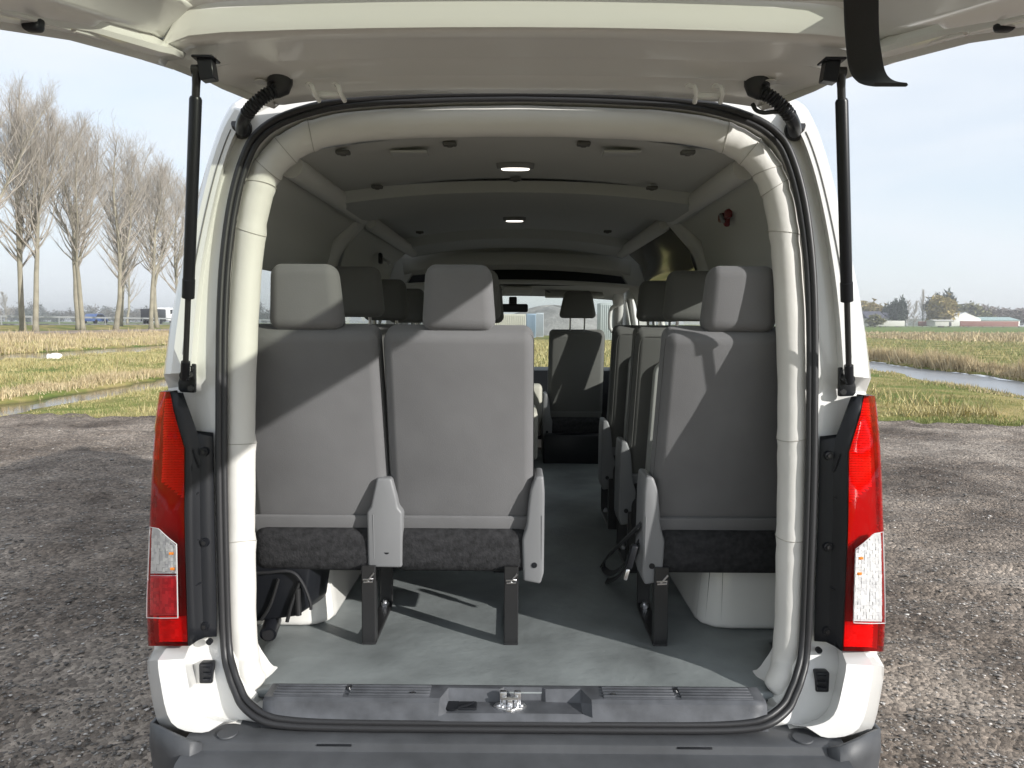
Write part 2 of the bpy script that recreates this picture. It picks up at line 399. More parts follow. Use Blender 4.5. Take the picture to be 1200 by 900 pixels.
for i in sorted(seams):
    t_ = (path[i + 1] - path[i - 1]).normalized(); a_ = t_.orthogonal().normalized(); b_ = t_.cross(a_); tilt = .012 * math.sin(i * 1.7)
    tube('seam', [path[i] + (a_ * math.cos(th) + b_ * math.sin(th)) * .0412 * sc[i] + t_ * tilt * math.cos(th + i) for th in np.linspace(0, 2 * math.pi, 25)[:-1]], .0011, M['seam'], pad, 5, closed=True)
for sgn in (-1, 1):        # inner quarter panel that closes the gap behind the rear pillar
    a = [p for p in k0 if .62 < p.z < 1.40 and p.x < -.5]; b = [Vector((-(Xs(p.z) - .02), .25, p.z)) for p in a]
    if sgn > 0: a = [mir(p) for p in a]; b = [mir(p) for p in b]
    v, f = loft([a, b]); mesh('quarter_panel', v, f, M['trim'], van)
for sgn in (-1, 1):        # pressed groove down the pillar
    g = [a + (b - a) * .45 + Vector((0, -.0008, 0)) for a, b in zip(k4, k5)]; g = [p for p in g if 1.56 < p.z < 2.2]
    if len(g) > 3: tube('panel_gap', g if sgn < 0 else [mir(p) for p in g], .0018, M['lt2'], van, 6)
# ---- rubber seal: two ridges
Sr = ring(S)
for off, r, m_, dy in ((0, .0098, 'rubber', -.008), (.0155, .0088, 'rubber', -.003)):
    pth = [Vector((p.x * (1 - off), p.y + dy, 1.45 + (p.z - 1.45) * (1 - off))) for p in Sr]
    tube('door_seal', pth, r, M[m_], van, 10, closed=True)

# ---- sill plate with its recess, screws, striker
zt = FLOOR + .006
def sill_prof(x):      # (y,z) of the cross-section at x
    return None
bm = bmesh.new()
xs = [-.66, -.62, -.50, -.26, -.215, -.20, -.18, -.04, -.03, .075, .085, .18, .205, .225, .50, .62, .66]
rows = []
for x in xs:
    rec = 1 if -.2 < x < .2 else 0
    mid = 1 if -.035 < x < .08 else 0
    e = .0 if abs(x) < .65 else .0
    yb = .045; 
    yb = .002
    if rec: pr = [(yb, zt - .004), (yb - .01, zt), (yb - .022 + .008 * mid, zt), (yb - .036 + .012 * mid, zt - .03), (-.088, zt - .034), (-.096, zt - .045), (-.100, zt - .066)]
    else: pr = [(yb, zt - .004), (yb - .01, zt), (-.076, zt - .001), (-.084, zt - .006), (-.090, zt - .040), (-.096, zt - .050), (-.100, zt - .066)]
    rows.append([Vector((x, a, b)) for a, b in pr])
v, f = loft(rows); o = mesh('sill_plate', v, f, M['sillp'], van, True, 25)
sill = o
s = o.modifiers.new('t', 'SOLIDIFY'); s.thickness = .006; s.offset = 1
for a, b in ((-.64, -.455), (-.44, -.225), (.235, .425), (.44, .63)):
    bm = bmesh.new(); add_box(bm, ((a + b) / 2, -.041, zt + .0045), (b - a, .066, .003), .001)
    for k in range(4): add_box(bm, ((a + b) / 2, -.018 - k * .0155, zt + .0075), (b - a, .007, .006), .0018)
    frombm('tread_strip', bm, M['sillp'], sill)
for x, y in ((-.447, -.030), (-.27, -.058), (.262, -.058), (.432, -.030)):
    bm = bmesh.new(); adddisc(bm, (x, y, zt + .003), .011, .006, (0, 0, 1), r2=.008); adddisc(bm, (x, y, zt + .009), .005, .0012, (0, 0, 1), mi=1)
    frombm('screw', bm, [M['blackp'], M['steel']], sill)
bm = bmesh.new(); adddisc(bm, (-.165, -.058, zt - .034), .026, .01, (0, 0, 1), 20); add_box(bm, (-.125, -.058, zt - .028), (.05, .04, .012), .004); addtube(bm, [(-.15, -.075, zt - .024), (-.12, -.065, zt - .018), (-.11, -.048, zt - .022)], .004, 6)
frombm('spring_catch', bm, M['blackp'], sill)
c = Vector((-.012, -.060, zt - .032)); bm = bmesh.new()
pl = [(-.045,.0),(-.038,.014),(-.02,.022),(.02,.022),(.038,.014),(.045,.0),(.032,-.014),(.012,-.02),(.004,-.026),(-.008,-.026),(-.014,-.02),(-.032,-.014)]
addprism(bm, [c + Vector((x, y, .010)) for x, y in pl], [c + Vector((x, y, 0)) for x, y in pl], .002)
add_box(bm, c + Vector((-.018, .012, .026)), (.018, .016, .034), .003); add_box(bm, c + Vector((.020, .012, .026)), (.018, .016, .034), .003)
add_box(bm, c + Vector((0, .004, .018)), (.014, .02, .02), .003)
addtube(bm, [c + Vector((-.02, .0, .012)), c + Vector((-.02, -.004, .03)), c + Vector((.02, -.004, .03)), c + Vector((.02, 0, .012))], .0045, 8)
adddisc(bm, c + Vector((-.03, 0, .010)), .007, .004, (0, 0, 1), 8); adddisc(bm, c + Vector((.03, 0, .010)), .007, .004, (0, 0, 1), 8); adddisc(bm, c + Vector((-.004, -.016, .010)), .006, .004, (0, 0, 1), 8)
frombm('latch_striker', bm, M['steel'], van)

# ---- bumper
bp = [(.04, .606), (-.10, .604), (-.139, .602), (-.146, .598), (-.151, .579), (-.159, .576), (-.198, .572), (-.211, .565), (-.222, .535), (-.222, .42), (-.18, .33), (-.05, .30)]
rows = []
for x in (-.845, -.825, -.80, -.6, -.3, 0, .3, .6, .80, .825, .845):
    e = abs(x) > .83; r = []
    for y, z in bp: r.append(Vector((x, y, z)))
    rows.append(r)
v, f = loft(rows); bump = mesh('bumper', v, f, M['greyp'], van, True, 30)
for sgn in (-1, 1):
    # corner of the bumper, with a sloped inner end
    prf = [(.70, .60), (.80, .602), (.90, .592), (.965, .580)]
    rows = []
    zz = [(.0, 1.0), (-.06, 1.004), (-.14, .995), (-.24, .97)]
    for dz, k in zz:
        CP = [PO(236,870,-.140), PO(223,868,-.160), PO(206,861,-.150), PO(190,853,-.115), PO(180,848,-.05), PO(178,847,.05), PO(178,847,.05) + Vector((0, .25, 0))]
        rows.append([Vector((-sgn * p.x * k, p.y, p.z + dz)) for p in CP]); continue
        rows.append([Vector((sgn * x * k, y, z + dz)) for x, y, z in ((.80, -.066, .553), (.845, -.078, .558), (.88, -.078, .557), (.93, -.060, .556), (.968, -.005, .556), (.988, .08, .556), (.99, .35, .556))])
    v, f = loft(rows); o = mesh('bumper_corner', v, f, M['greyp'], van, True, 45)
    s = o.modifiers.new('t', 'SOLIDIFY'); s.thickness = .01; s.offset = 0
    bm = bmesh.new(); rows = [Vector((sgn * .845, .03, .632)), Vector((sgn * .845, -.085, .618)), Vector((sgn * .815, -.19, .572)), Vector((sgn * .845, -.10, .53)), Vector((sgn * .86, -.05, .60))]
    c = Vector((sgn * .745, -.117, .6045)); bm.free(); bm = bmesh.new(); adddisc(bm, c, .026, .0035, (0, -.02, 1), 24, r2=.025); 
    frombm('bumper_plug', bm, M['greyp'], bump)
    bm = bmesh.new(); add_box(bm, (sgn * .46, -.1475, .594), (.09, .006, .005), .002); frombm('drain_slot', bm, M['blackp'], bump)
    p = PO(243 if sgn < 0 else 962, 787 if sgn < 0 else 797, -.012); bm = bmesh.new()
    add_box(bm, p, (.036, .03, .056), .005); 
    for k in range(3): add_box(bm, p + Vector((sgn * -.004, -.016, -.016 + k * .016)), (.022, .008, .010), .002)
    frombm('door_guide', bm, M['blackp'], van)
    p = PO(245.5 if sgn < 0 else 959.5, 752 if sgn < 0 else 762, -.006); bm = bmesh.new(); adddisc(bm, p + Vector((0, .006, 0)), .0085, -.01, (0, 1, 0), 12); adddisc(bm, p + Vector((0, -.0045, 0)), .005, -.001, (0, 1, 0), 10); frombm('rubber_plug', bm, M['blackp'], van)

# ---- tail lamps. rows: (y, x_outer, x_inner) in the photo's pixels for the left lamp
LR = [(459,187,199),(466,185.5,200.5),(480,183.5,203.5),(500,181.2,209),(525,179.3,216.8),(560,177.2,216.8),(600,175.6,216.4),(613,175,216.6),(640,174,217.2),(680,172.6,218.4),(722,172,219.6),(745,172.6,220.2),(757,173.5,220.6)]
def lamp_pt(py, u, off=0.):
    """u 0 = inner edge .. 1 = outer edge .. 2 = wrapped round to the side"""
    ys = [r[0] for r in LR]; xo = np.interp(py, ys, [r[1] for r in LR]); xi = np.interp(py, ys, [r[2] for r in LR])
    uu = min(u, 1.0); px = xi + (xo - xi) * uu
    dy = -.055 + .075 * uu ** 2.2
    p = PO(px, py, dy)
    if u > 1: p = p + Vector((-.004 * (u - 1), .16 * (u - 1), 0))
    n = Vector((-.6 * uu ** 2, -1, 0)).normalized()
    return p - n * off
US = [0, .06, .12, .25, .4, .55, .7, .82, .92, 1.0, 1.25, 2.0]
def lamp_grid(py0, py1, u0, u1, off, nr=10, nc=10):
    return [[lamp_pt(py0 + (py1 - py0) * i / nr, u0 + (u1 - u0) * j / nc, off) for j in range(nc + 1)] for i in range(nr + 1)]
def sidefix(rows, sgn): return [[p if sgn < 0 else mir(p) for p in r] for r in rows]
for sgn in (-1, 1):
    rows = []
    for y in [459,462,466,473,480,490,500,512,525,540,560,580,600,613,640,680,722,740,752,757]:
        rows.append([lamp_pt(y, u, 0) for u in US])
    # closed solid: housing behind, lens in front
    hous = [[lamp_pt(y, u, .032 if u < 1 else .02) for u in US] for y in [459,466,480,500,525,560,600,640,680,722,745,757]]
    v, f = loft(sidefix(hous, sgn)); lamp = mesh('tail_lamp', v, f, M['lampbase'], van, True, 60)
    v, f = loft(sidefix(rows, sgn)); mesh('red_lens', v, f, M['lensr'], lamp, True, 60)
    # rim and end caps
    edge = [lamp_pt(r[0], 0, .0) for r in LR]; back = [lamp_pt(r[0], 0, .045) for r in LR]
    v, f = loft(sidefix([edge, back], sgn)); mesh('lamp_rim', v, f, M['rubber'], lamp)
    e0 = [lamp_pt(757, u, 0) for u in US]; e1 = [lamp_pt(757, u, .045) for u in US]
    v, f = loft(sidefix([e0, e1], sgn)); mesh('lamp_base', v, f, M['dr'], lamp)
    e0 = [lamp_pt(459, u, 0) for u in US]; e1 = [lamp_pt(459, u, .045) for u in US]
    v, f = loft(sidefix([e0, e1], sgn)); mesh('lamp_cap', v, f, M['rubber'], lamp)
    # reflector optics behind the red lens: blocks of small prisms
    bm = bmesh.new(); rr = random.Random(5)
    for i in range(52):
        y = 468 + i * 3.0
        if y > 588: y += 134
        if y > 752: break
        w_in = .10; ncol = 7 if y > 510 else 4
        for j in range(ncol):
            u = .08 + .74 * (j + .5) / ncol
            if 560 + 26 * (1 - u) < y < 600: continue
            hw = .40 / ncol * (.9 if y < 560 else .98); hh = .006 * rr.random()
            a = lamp_pt(y, u - hw, .020); b = lamp_pt(y, u + hw, .020 - hh); c_ = lamp_pt(y + 2.3, u + hw, .012 + hh * .5); d = lamp_pt(y + 2.3, u - hw, .012)
            vs = [bm.verts.new(p if sgn < 0 else mir(p)) for p in (a, b, c_, d)]; bm.faces.new(vs)
        if y + 3 > 588 and y < 588: frombm('reflector', bm, M['refl'], lamp); bm = bmesh.new()
    frombm('reflector', bm, M['refl'], lamp)
    bm = bmesh.new()           # darker band under the brake lamp: the unlit half
    g = sidefix([[lamp_pt(y, u, .016) for u in (.03, .2, .4, .6, .8, .97)] for y in (588, 596, 604, 612)], sgn)
    vv, ff = loft(g); 
    mesh('shade_panel', vv, ff, M['rubber'], lamp) if False else bm.free()
    # clear bezel window
    def px_in(y): return 0.13
    top_l, bot_l = 619, 722
    if sgn < 0: zones = [('clear_lens', 619, 672, 'lensc'), ('pink_lens', 674, 721, 'lensp')]
    else: zones = [('clear_lens', 619, 722, 'lensc')]
    for nm, y0, y1, mm in zones:
        g = []
        for i in range(13):
            r = []
            for j in range(11):
                u = .22 + .70 * j / 10; y = y0 + (y1 - y0) * i / 12
                if y0 == 619: y = max(y, 619 + 22 * max(0, (.72 - u)) / .5 * 1.0) if i < 6 else y
                r.append(lamp_pt(y, u, -.0062))
            g.append(r)
        v, f = loft(sidefix(g, sgn)); mesh(nm, v, f, M[mm], lamp, True, 60)
        bm = bmesh.new()          # ribbed reflector just behind it, standing proud of the red shell
        nr_ = int((y1 - y0) / 4.2)
        for i in range(nr_):
            for j in range(9):
                u = .24 + .66 * (j + .5) / 9 + .02 * (rr.random() - .5); y = y0 + 4 + (y1 - y0 - 7) * (i + .5) / nr_ + 1.2 * (rr.random() - .5)
                if y0 == 619 and y < 619 + 24 * max(0, (.74 - u)) / .5: continue
                h = .0045 * rr.random(); h2 = .004 * rr.random()
                k_ = .0018 * rr.random(); a = lamp_pt(y - 2.2, u - .037, -.0012 - k_); b = lamp_pt(y - 2.2, u + .037, -.0012 - h * .4); c_ = lamp_pt(y + 2.1, u + .037, -.0012 - h2 * .4); d = lamp_pt(y + 2.1, u - .037, -.0032 + k_)
                q_ = bm.faces.new([bm.verts.new(p if sgn < 0 else mir(p)) for p in (a, b, c_, d)]); q_.material_index = rr.choice([0, 0, 0, 1])  # brighter and duller cells at random: varied reflections put into the colour
        frombm('reflector', bm, [M['refl'], M['reflb'], M['steel']], lamp, 10)
        g = [[lamp_pt(y0 + (y1 - y0) * i / 8, .22 + .70 * j / 6, -.0002) for j in range(7)] for i in range(9)]
        if y0 == 619:
            for i in range(5):
                for j in range(7):
                    u = .22 + .70 * j / 6; yy = max(y0 + (y1 - y0) * i / 8, 619 + 22 * max(0, (.72 - u)) / .5); g[i][j] = lamp_pt(yy, u, -.0002)
        v, f = loft(sidefix(g, sgn)); mesh('reflector_base', v, f, M['reflb'], lamp, True, 60)
    for y, u in ((648, .36), (666, .33)):
        p = lamp_pt(y, u, -.0045); p = p if sgn < 0 else mir(p); bm = bmesh.new(); add_box(bm, p, (.012, .003, .007), .001); frombm('bulb', bm, M['amber'], lamp)
    # pale outline of the clear window
    ol = [(637, .21), (630, .42), (619, .70), (617, .93), (660, .94), (700, .95), (723, .95), (723.5, .6), (723, .21), (690, .21)]
    pth = [lamp_pt(y, u, -.0062) for y, u in ol]; pth = [p if sgn < 0 else mir(p) for p in pth]
    tube('bezel', pth, .0015, M['bez'], lamp, 6, closed=True)
    # black filler panel between lamp and opening
    pl = [[(200,459.5),(214,460.5),(229,505),(250,507)], [(203.5,480),(219,480),(232,510),(250,512)], [(216.5,525),(226,527),(234,530),(250,530)], [(216.6,600),(226,600),(234,600),(251,600)], [(218,680),(227,680),(236,680),(253,680)], [(220,735),(229,735),(238,735),(254,735)], [(221,757),(230,751),(240,746.5),(254,745.5)]]
    ds = [-.050, -.030, -.016, -.010]
    rows = [[PO(x, y, d) for (x, y), d in zip(r, ds)] for r in pl]
    rows = sidefix(rows, sgn)
    v, f = loft(rows); pan = mesh('lamp_panel', v, f, M['blackp'], van, True, 20)
    s = pan.modifiers.new('t', 'SOLIDIFY'); s.thickness = .008; s.offset = 0
    bm = bmesh.new()
    for (x0, y0, x1, y1) in ((224, 545, 226, 735), (219, 588, 233, 577), (220, 640, 233, 632), (221, 690, 236, 683), (205, 484, 221, 485), (226,527,234,548)):
        a = PO(x0, y0, -.036); b = PO(x1, y1, -.022)
        addtube(bm, [a if sgn < 0 else mir(a), b if sgn < 0 else mir(b)], .0032, 6)
    frombm('panel_rib', bm, M['blackp'], pan)
    for y in (529, 635, 733):
        p = PO(240.5, y, -.014); p = p if sgn < 0 else mir(p); bm = bmesh.new(); adddisc(bm, p, .014, -.010, (0, 1, 0), 16, r2=.011); adddisc(bm, p + Vector((0, -.010, 0)), .005, -.004, (0, 1, 0), 8, mi=1)
        frombm('panel_screw', bm, [M['blackp'], M['steel_b']], pan)
# ================================================================== TAILGATE (raised)
hs = [  # header stations: Y, centre z, edge X, edge z
 (.06,2.292,.640,2.262),(.03,2.298,.690,2.272),(-.01,2.303,.722,2.279),(-.03,2.314,.735,2.281),(-.045,2.307,.742,2.282),(-.09,2.318,.765,2.284),(-.12,2.328,.777,2.285),(-.135,2.320,.782,2.285),(-.18,2.330,.797,2.284),(-.215,2.338,.808,2.281),(-.228,2.330,.812,2.280),(-.275,2.336,.824,2.272)]
fx = [0, .2, .4, .58, .72, .83, .90, .93, .96, .98, 1.0]
def hz(f, zc, ze, e=3.2): return zc - .012 * f ** 2 * min(1, e / 10) + (ze - zc + .012 * min(1, e / 10)) * f ** e
rows = []
for y, zc, ex, ez in hs:
    half = [Vector((ex * f_, y + .02 * f_ ** 2, hz(f_, zc, ez, 3.2 + 20 * min(1, max(0, .05 - y) / .25)))) for f_ in fx]
    lip = [Vector((ex + .006, y, ez - .012)), Vector((ex + .012, y, ez + .02))]
    h = half + lip; rows.append([mir(p) for p in h[:0:-1]] + h)
v, f = loft(rows); gate = mesh('tailgate', v, f, M['paint_in'], van, True, 28)
s = gate.modifiers.new('t', 'SOLIDIFY'); s.thickness = .014; s.offset = 0
# cross rail under the glass, facing backwards
yc = -.275
def rail_band(f_): return Vector((.824 * f_, yc + .02 * f_ ** 2, hz(f_, 2.336, 2.272, 23)))
rows = []
for t, dy, dz in ((-.1, .03, .004), (0, 0, 0), (.12, -.006, -.004), (.35, -.012, .012), (.85, -.020, .056), (1, -.036, .066), (1.1, -.056, .068)):
    half = [rail_band(f_) + Vector((-.06 * t * f_, dy, dz)) for f_ in (0, .2, .4, .6, .8, .9, .955, .985)]
    rows.append([mir(p) for p in half[:0:-1]] + half)
v, f = loft(rows); o = mesh('window_rail', v, f, M['paint_in'], gate, True, 30); s = o.modifiers.new('t', 'SOLIDIFY'); s.thickness = .008; s.offset = 0
# side rails of the window frame
for sgn in (-1, 1):
    st = [(-.215, .806, 2.279, .790, 2.322, .722, 2.374), (-.255, .812, 2.276, .792, 2.318, .725, 2.372), (-.29, .826, 2.270, .795, 2.315, .728, 2.368), (-.34, .842, 2.264, .797, 2.303, .732, 2.36), (-.48, .873, 2.243, .80, 2.272, .738, 2.332), (-.69, .902, 2.190, .803, 2.225, .742, 2.290), (-.85, .905, 2.150, .80, 2.185, .74, 2.252), (-1.02, .905, 2.105, .79, 2.14, .73, 2.212)]
    rows = []
    for y, ex, ez, rx, rz, gx, gz in st:
        pts = [(ex + .012, ez + .025), (ex + .006, ez - .012), (ex, ez), (ex - .035, ez + .004), (ex - .04, ez + .012), (rx + .018, rz - .006), (rx, rz), (rx - .006, rz + .006), (gx, gz), (gx - .012, gz + .004)]
        rows.append([Vector((sgn * x, y, z)) for x, z in pts])
    v, f = loft(rows); o = mesh('side_rail', v, f, M['paint_in'], gate, True, 28); s = o.modifiers.new('t', 'SOLIDIFY'); s.thickness = .008; s.offset = 0
    # pressed stiffening beads on the flat flange
    bm = bmesh.new()
    for a, b in ((.15, .42), (.46, .62), (.68, .93)):
        p = [Vector((sgn * (.855 + .03 * t), -.34 - .42 * t, 2.262 - .085 * t - .004)) for t in np.linspace(a, b, 5)]
        addtube(bm, [x + Vector((-sgn * .018, 0, .012)) for x in p], .006, 8)
    frombm('stiffening_bead', bm, M['paint_in'], gate)
    # hinge
    for px in ((372, 402),):
        bm = bmesh.new()
        for x in px:
            p = P(x, 104, -.05); p = p if sgn < 0 else mir(p)
            addtube(bm, cr([p + Vector((-.012, -.02, .012)), p + Vector((-.004, -.035, .004)), p + Vector((0, -.03, -.012)), p + Vector((.004, 0, -.022))], 3), .006, 8)
            adddisc(bm, p + Vector((-.014, -.018, .012)), .011, .004, (0, -.5, -1), 12)
        a = P(372, 106, -.05); b = P(402, 106, -.05)
        if sgn > 0: a, b = mir(a), mir(b)
        add_box(bm, (a + b) / 2 + Vector((0, -.004, -.004)), (abs(b.x - a.x), .02, .014), .004)
        frombm('hinge', bm, M['paint_in'], gate)
    # rubber stop
    p = PX(38 if sgn < 0 else 1178, 15, sgn * .868); bm = bmesh.new()
    add_box(bm, p + Vector((0, 0, .004)), (.032, .026, .058), .008, 3, taper=(1.2, 1.1))
    frombm('rubber_stop', bm, M['blackp'], gate)
    # plugs and holes in the panel
    bm = bmesh.new(); p = PZ(306 if sgn < 0 else 902, 92, 2.286); adddisc(bm, p, .017, -.002, (0, .1, 1), 20); frombm('panel_plug', bm, M['paint_in'], gate)
    bm = bmesh.new(); p = PZ(290 if sgn < 0 else 920, 47, 2.331); addtube(bm, cr([p + Vector((-.035, -.01, 0)), p + Vector((-.03, .012, -.004)), p + Vector((-.01, .008, -.005)), p + Vector((.0, -.008, -.004))], 3), .004, 6); frombm('pressed_bead', bm, M['paint_in'], gate)
# glass and lower half of the gate
gz = [(-.30, 2.386, .745), (-.6, 2.325, .75), (-1.02, 2.225, .745)]
v, f = loft([[Vector((x * t, y, z - .01 * abs(t) ** 2)) for t in (-1, -.5, 0, .5, 1)] for y, z, x in gz]); mesh('tailgate_window', v, f, M['glass_t'], gate)
rows = []
for y, zc, ex, ez in ((-1.0, 2.235, .91, 2.11), (-1.04, 2.20, .912, 2.10), (-1.12, 2.17, .912, 2.08), (-1.3, 2.12, .905, 2.035), (-1.42, 2.09, .88, 2.02), (-1.45, 2.11, .86, 2.03)):
    half = [Vector((ex * f_, y, hz(f_, zc, ez))) for f_ in fx]; rows.append([mir(p) for p in half[:0:-1]] + half)
v, f = loft(rows); o = mesh('lower_panel', v, f, M['paint_in'], gate, True, 28); s = o.modifiers.new('t', 'SOLIDIFY'); s.thickness = .02; s.offset = 1
v, f = loft([[Vector((x, -.301 , z)) for x in (-.70, 0, .70)] for z in (2.384, 2.390)]); mesh('window_seal', [p + Vector((0, 0 if i < 3 else -.012, 0)) for i, p in enumerate(v)], f, M['rubber'], gate)
# pull strap
sp = [P(1006, -60, -.98), P(1009, -20, -.96), P(1010, 20, -.945), P(1012, 50, -.94), P(1016, 72, -.935), P(1022, 84, -.94), P(1031, 90, -.955), P(1044, 92, -.985)]
v, f = sweep_vf(cr(sp, 5), rect(.046, .005, .002), side=(1, 0, 0)); mesh('pull_strap', v, f, M['belt'], gate, True, 50)

gate.location.z = -.008
# ================================================================== GAS STRUTS, CONDUITS
for sgn in (-1, 1):
    q = (lambda p: p) if sgn < 0 else mir
    top = q(P(230.5, 84, -.20)); low = q(PO(217, 440, -.035)); mid = q(P(222, 334, -.12)) 
    d = (low - top).normalized(); L = (low - top).length
    a = top + d * .055; b = top + d * (L * .715)
    bm = bmesh.new(); addtube(bm, [a, a + d * .006, b - d * .05, b - d * .049, b, b + d * .001], .0145, 18, scale=[.8, 1, 1, 1.08, 1.08, .6])
    st = frombm('gas_strut', bm, M['blackp'], van)
    bm = bmesh.new(); addtube(bm, [b, low], .0075, 12); frombm('strut_rod', bm, M['steel_b'], st)
    bm = bmesh.new(); addtube(bm, [top + d * .0, top + d * .03, top + d * .055], .011, 12, scale=[1, .85, .85]); adddisc(bm, top + Vector((-sgn * .03, 0, .004)), .012, sgn * .04, (1, 0, 0), 12)
    frombm('ball_joint', bm, M['steel_b'], st)
    bm = bmesh.new(); m_ = Matrix.Rotation(R(8 * sgn), 3, 'Y'); add_box(bm, top + Vector((-sgn * .026, .0, .004)), (.034, .03, .05), .002, 1, m_); add_box(bm, top + Vector((-sgn * .022, .0, .028)), (.05, .05, .006), .002, 1)
    frombm('strut_mount', bm, M['blackp'], st)
    c = q(PO(220, 443, -.006)); bm = bmesh.new()
    pl = [(-.018,-.038),(.020,-.040),(.022,.038),(.002,.042),(-.004,.030),(-.016,.012),(-.024,-.012),(-.024,-.030)]
    pl = [(-x * sgn, z) for x, z in pl]
    addprism(bm, [c + Vector((x, -.008, z)) for x, z in pl], [c + Vector((x, .01, z)) for x, z in pl], .003)
    for dz in (-.027, .027): adddisc(bm, c + Vector((-sgn * .012, -.008, dz)), .008, -.006, (0, 1, 0), 10, mi=1)
    addtube(bm, [low - d * .04, low + d * .012], .012, 12); adddisc(bm, low + Vector((0, .03, 0)), .014, -.036, (0, 1, 0), 12)
    frombm('strut_bracket', bm, [M['blackp'], M['steel_b']], st)
    # ribbed wiring conduit
    pts = [q(P(325, 106, -.03)), q(P(314, 110, -.045)), q(P(301, 120, -.045)), q(P(291, 131, -.03)), q(P(285, 142, .0)), q(P(283, 152, .06))]
    pt = cr(pts, 14); n = len(pt); sc = [(1.0 + .13 * math.sin(i * 1.9)) if i < n * .62 else 1.02 for i in range(n)]
    cd = tube('wiring_conduit', pt, .0165, M['blackp'], van, 12, scale=sc, angle=60)
    bm = bmesh.new(); c = q(PO(284, 150, .012)); adddisc(bm, c + Vector((0, .02, 0)), .031, -.026, (0, 1, .15), 20, r2=.026); addtube(bm, [c + Vector((0, 0, -.008)), c + Vector((0, -.02, -.004)), c + Vector((0, -.035, .006))], .024, 14, scale=[1, .9, .75]); frombm('grommet', bm, M['rubber'], cd)
    bm = bmesh.new(); c = q(P(328, 99, -.025)); addtube(bm, [c + Vector((0, 0, .016)), c + Vector((0, 0, .0)), c + Vector((-sgn*0 - (-sgn) * -.004, -.004, -.012)), c + Vector((sgn * .01, -.006, -.022))], .032, 18, scale=[1, 1.0, .7, .5]); frombm('grommet', bm, M['rubber'], cd)
pt = cr([P(882, 122, -.01), P(886, 129, -.02), P(895, 132, -.03), P(908, 131, -.035), P(917, 132, -.035), P(924, 141, -.02), P(927, 150, .01)], 6)
tube('loose_cable', pt, .0055, M['rubber'], van, 8)

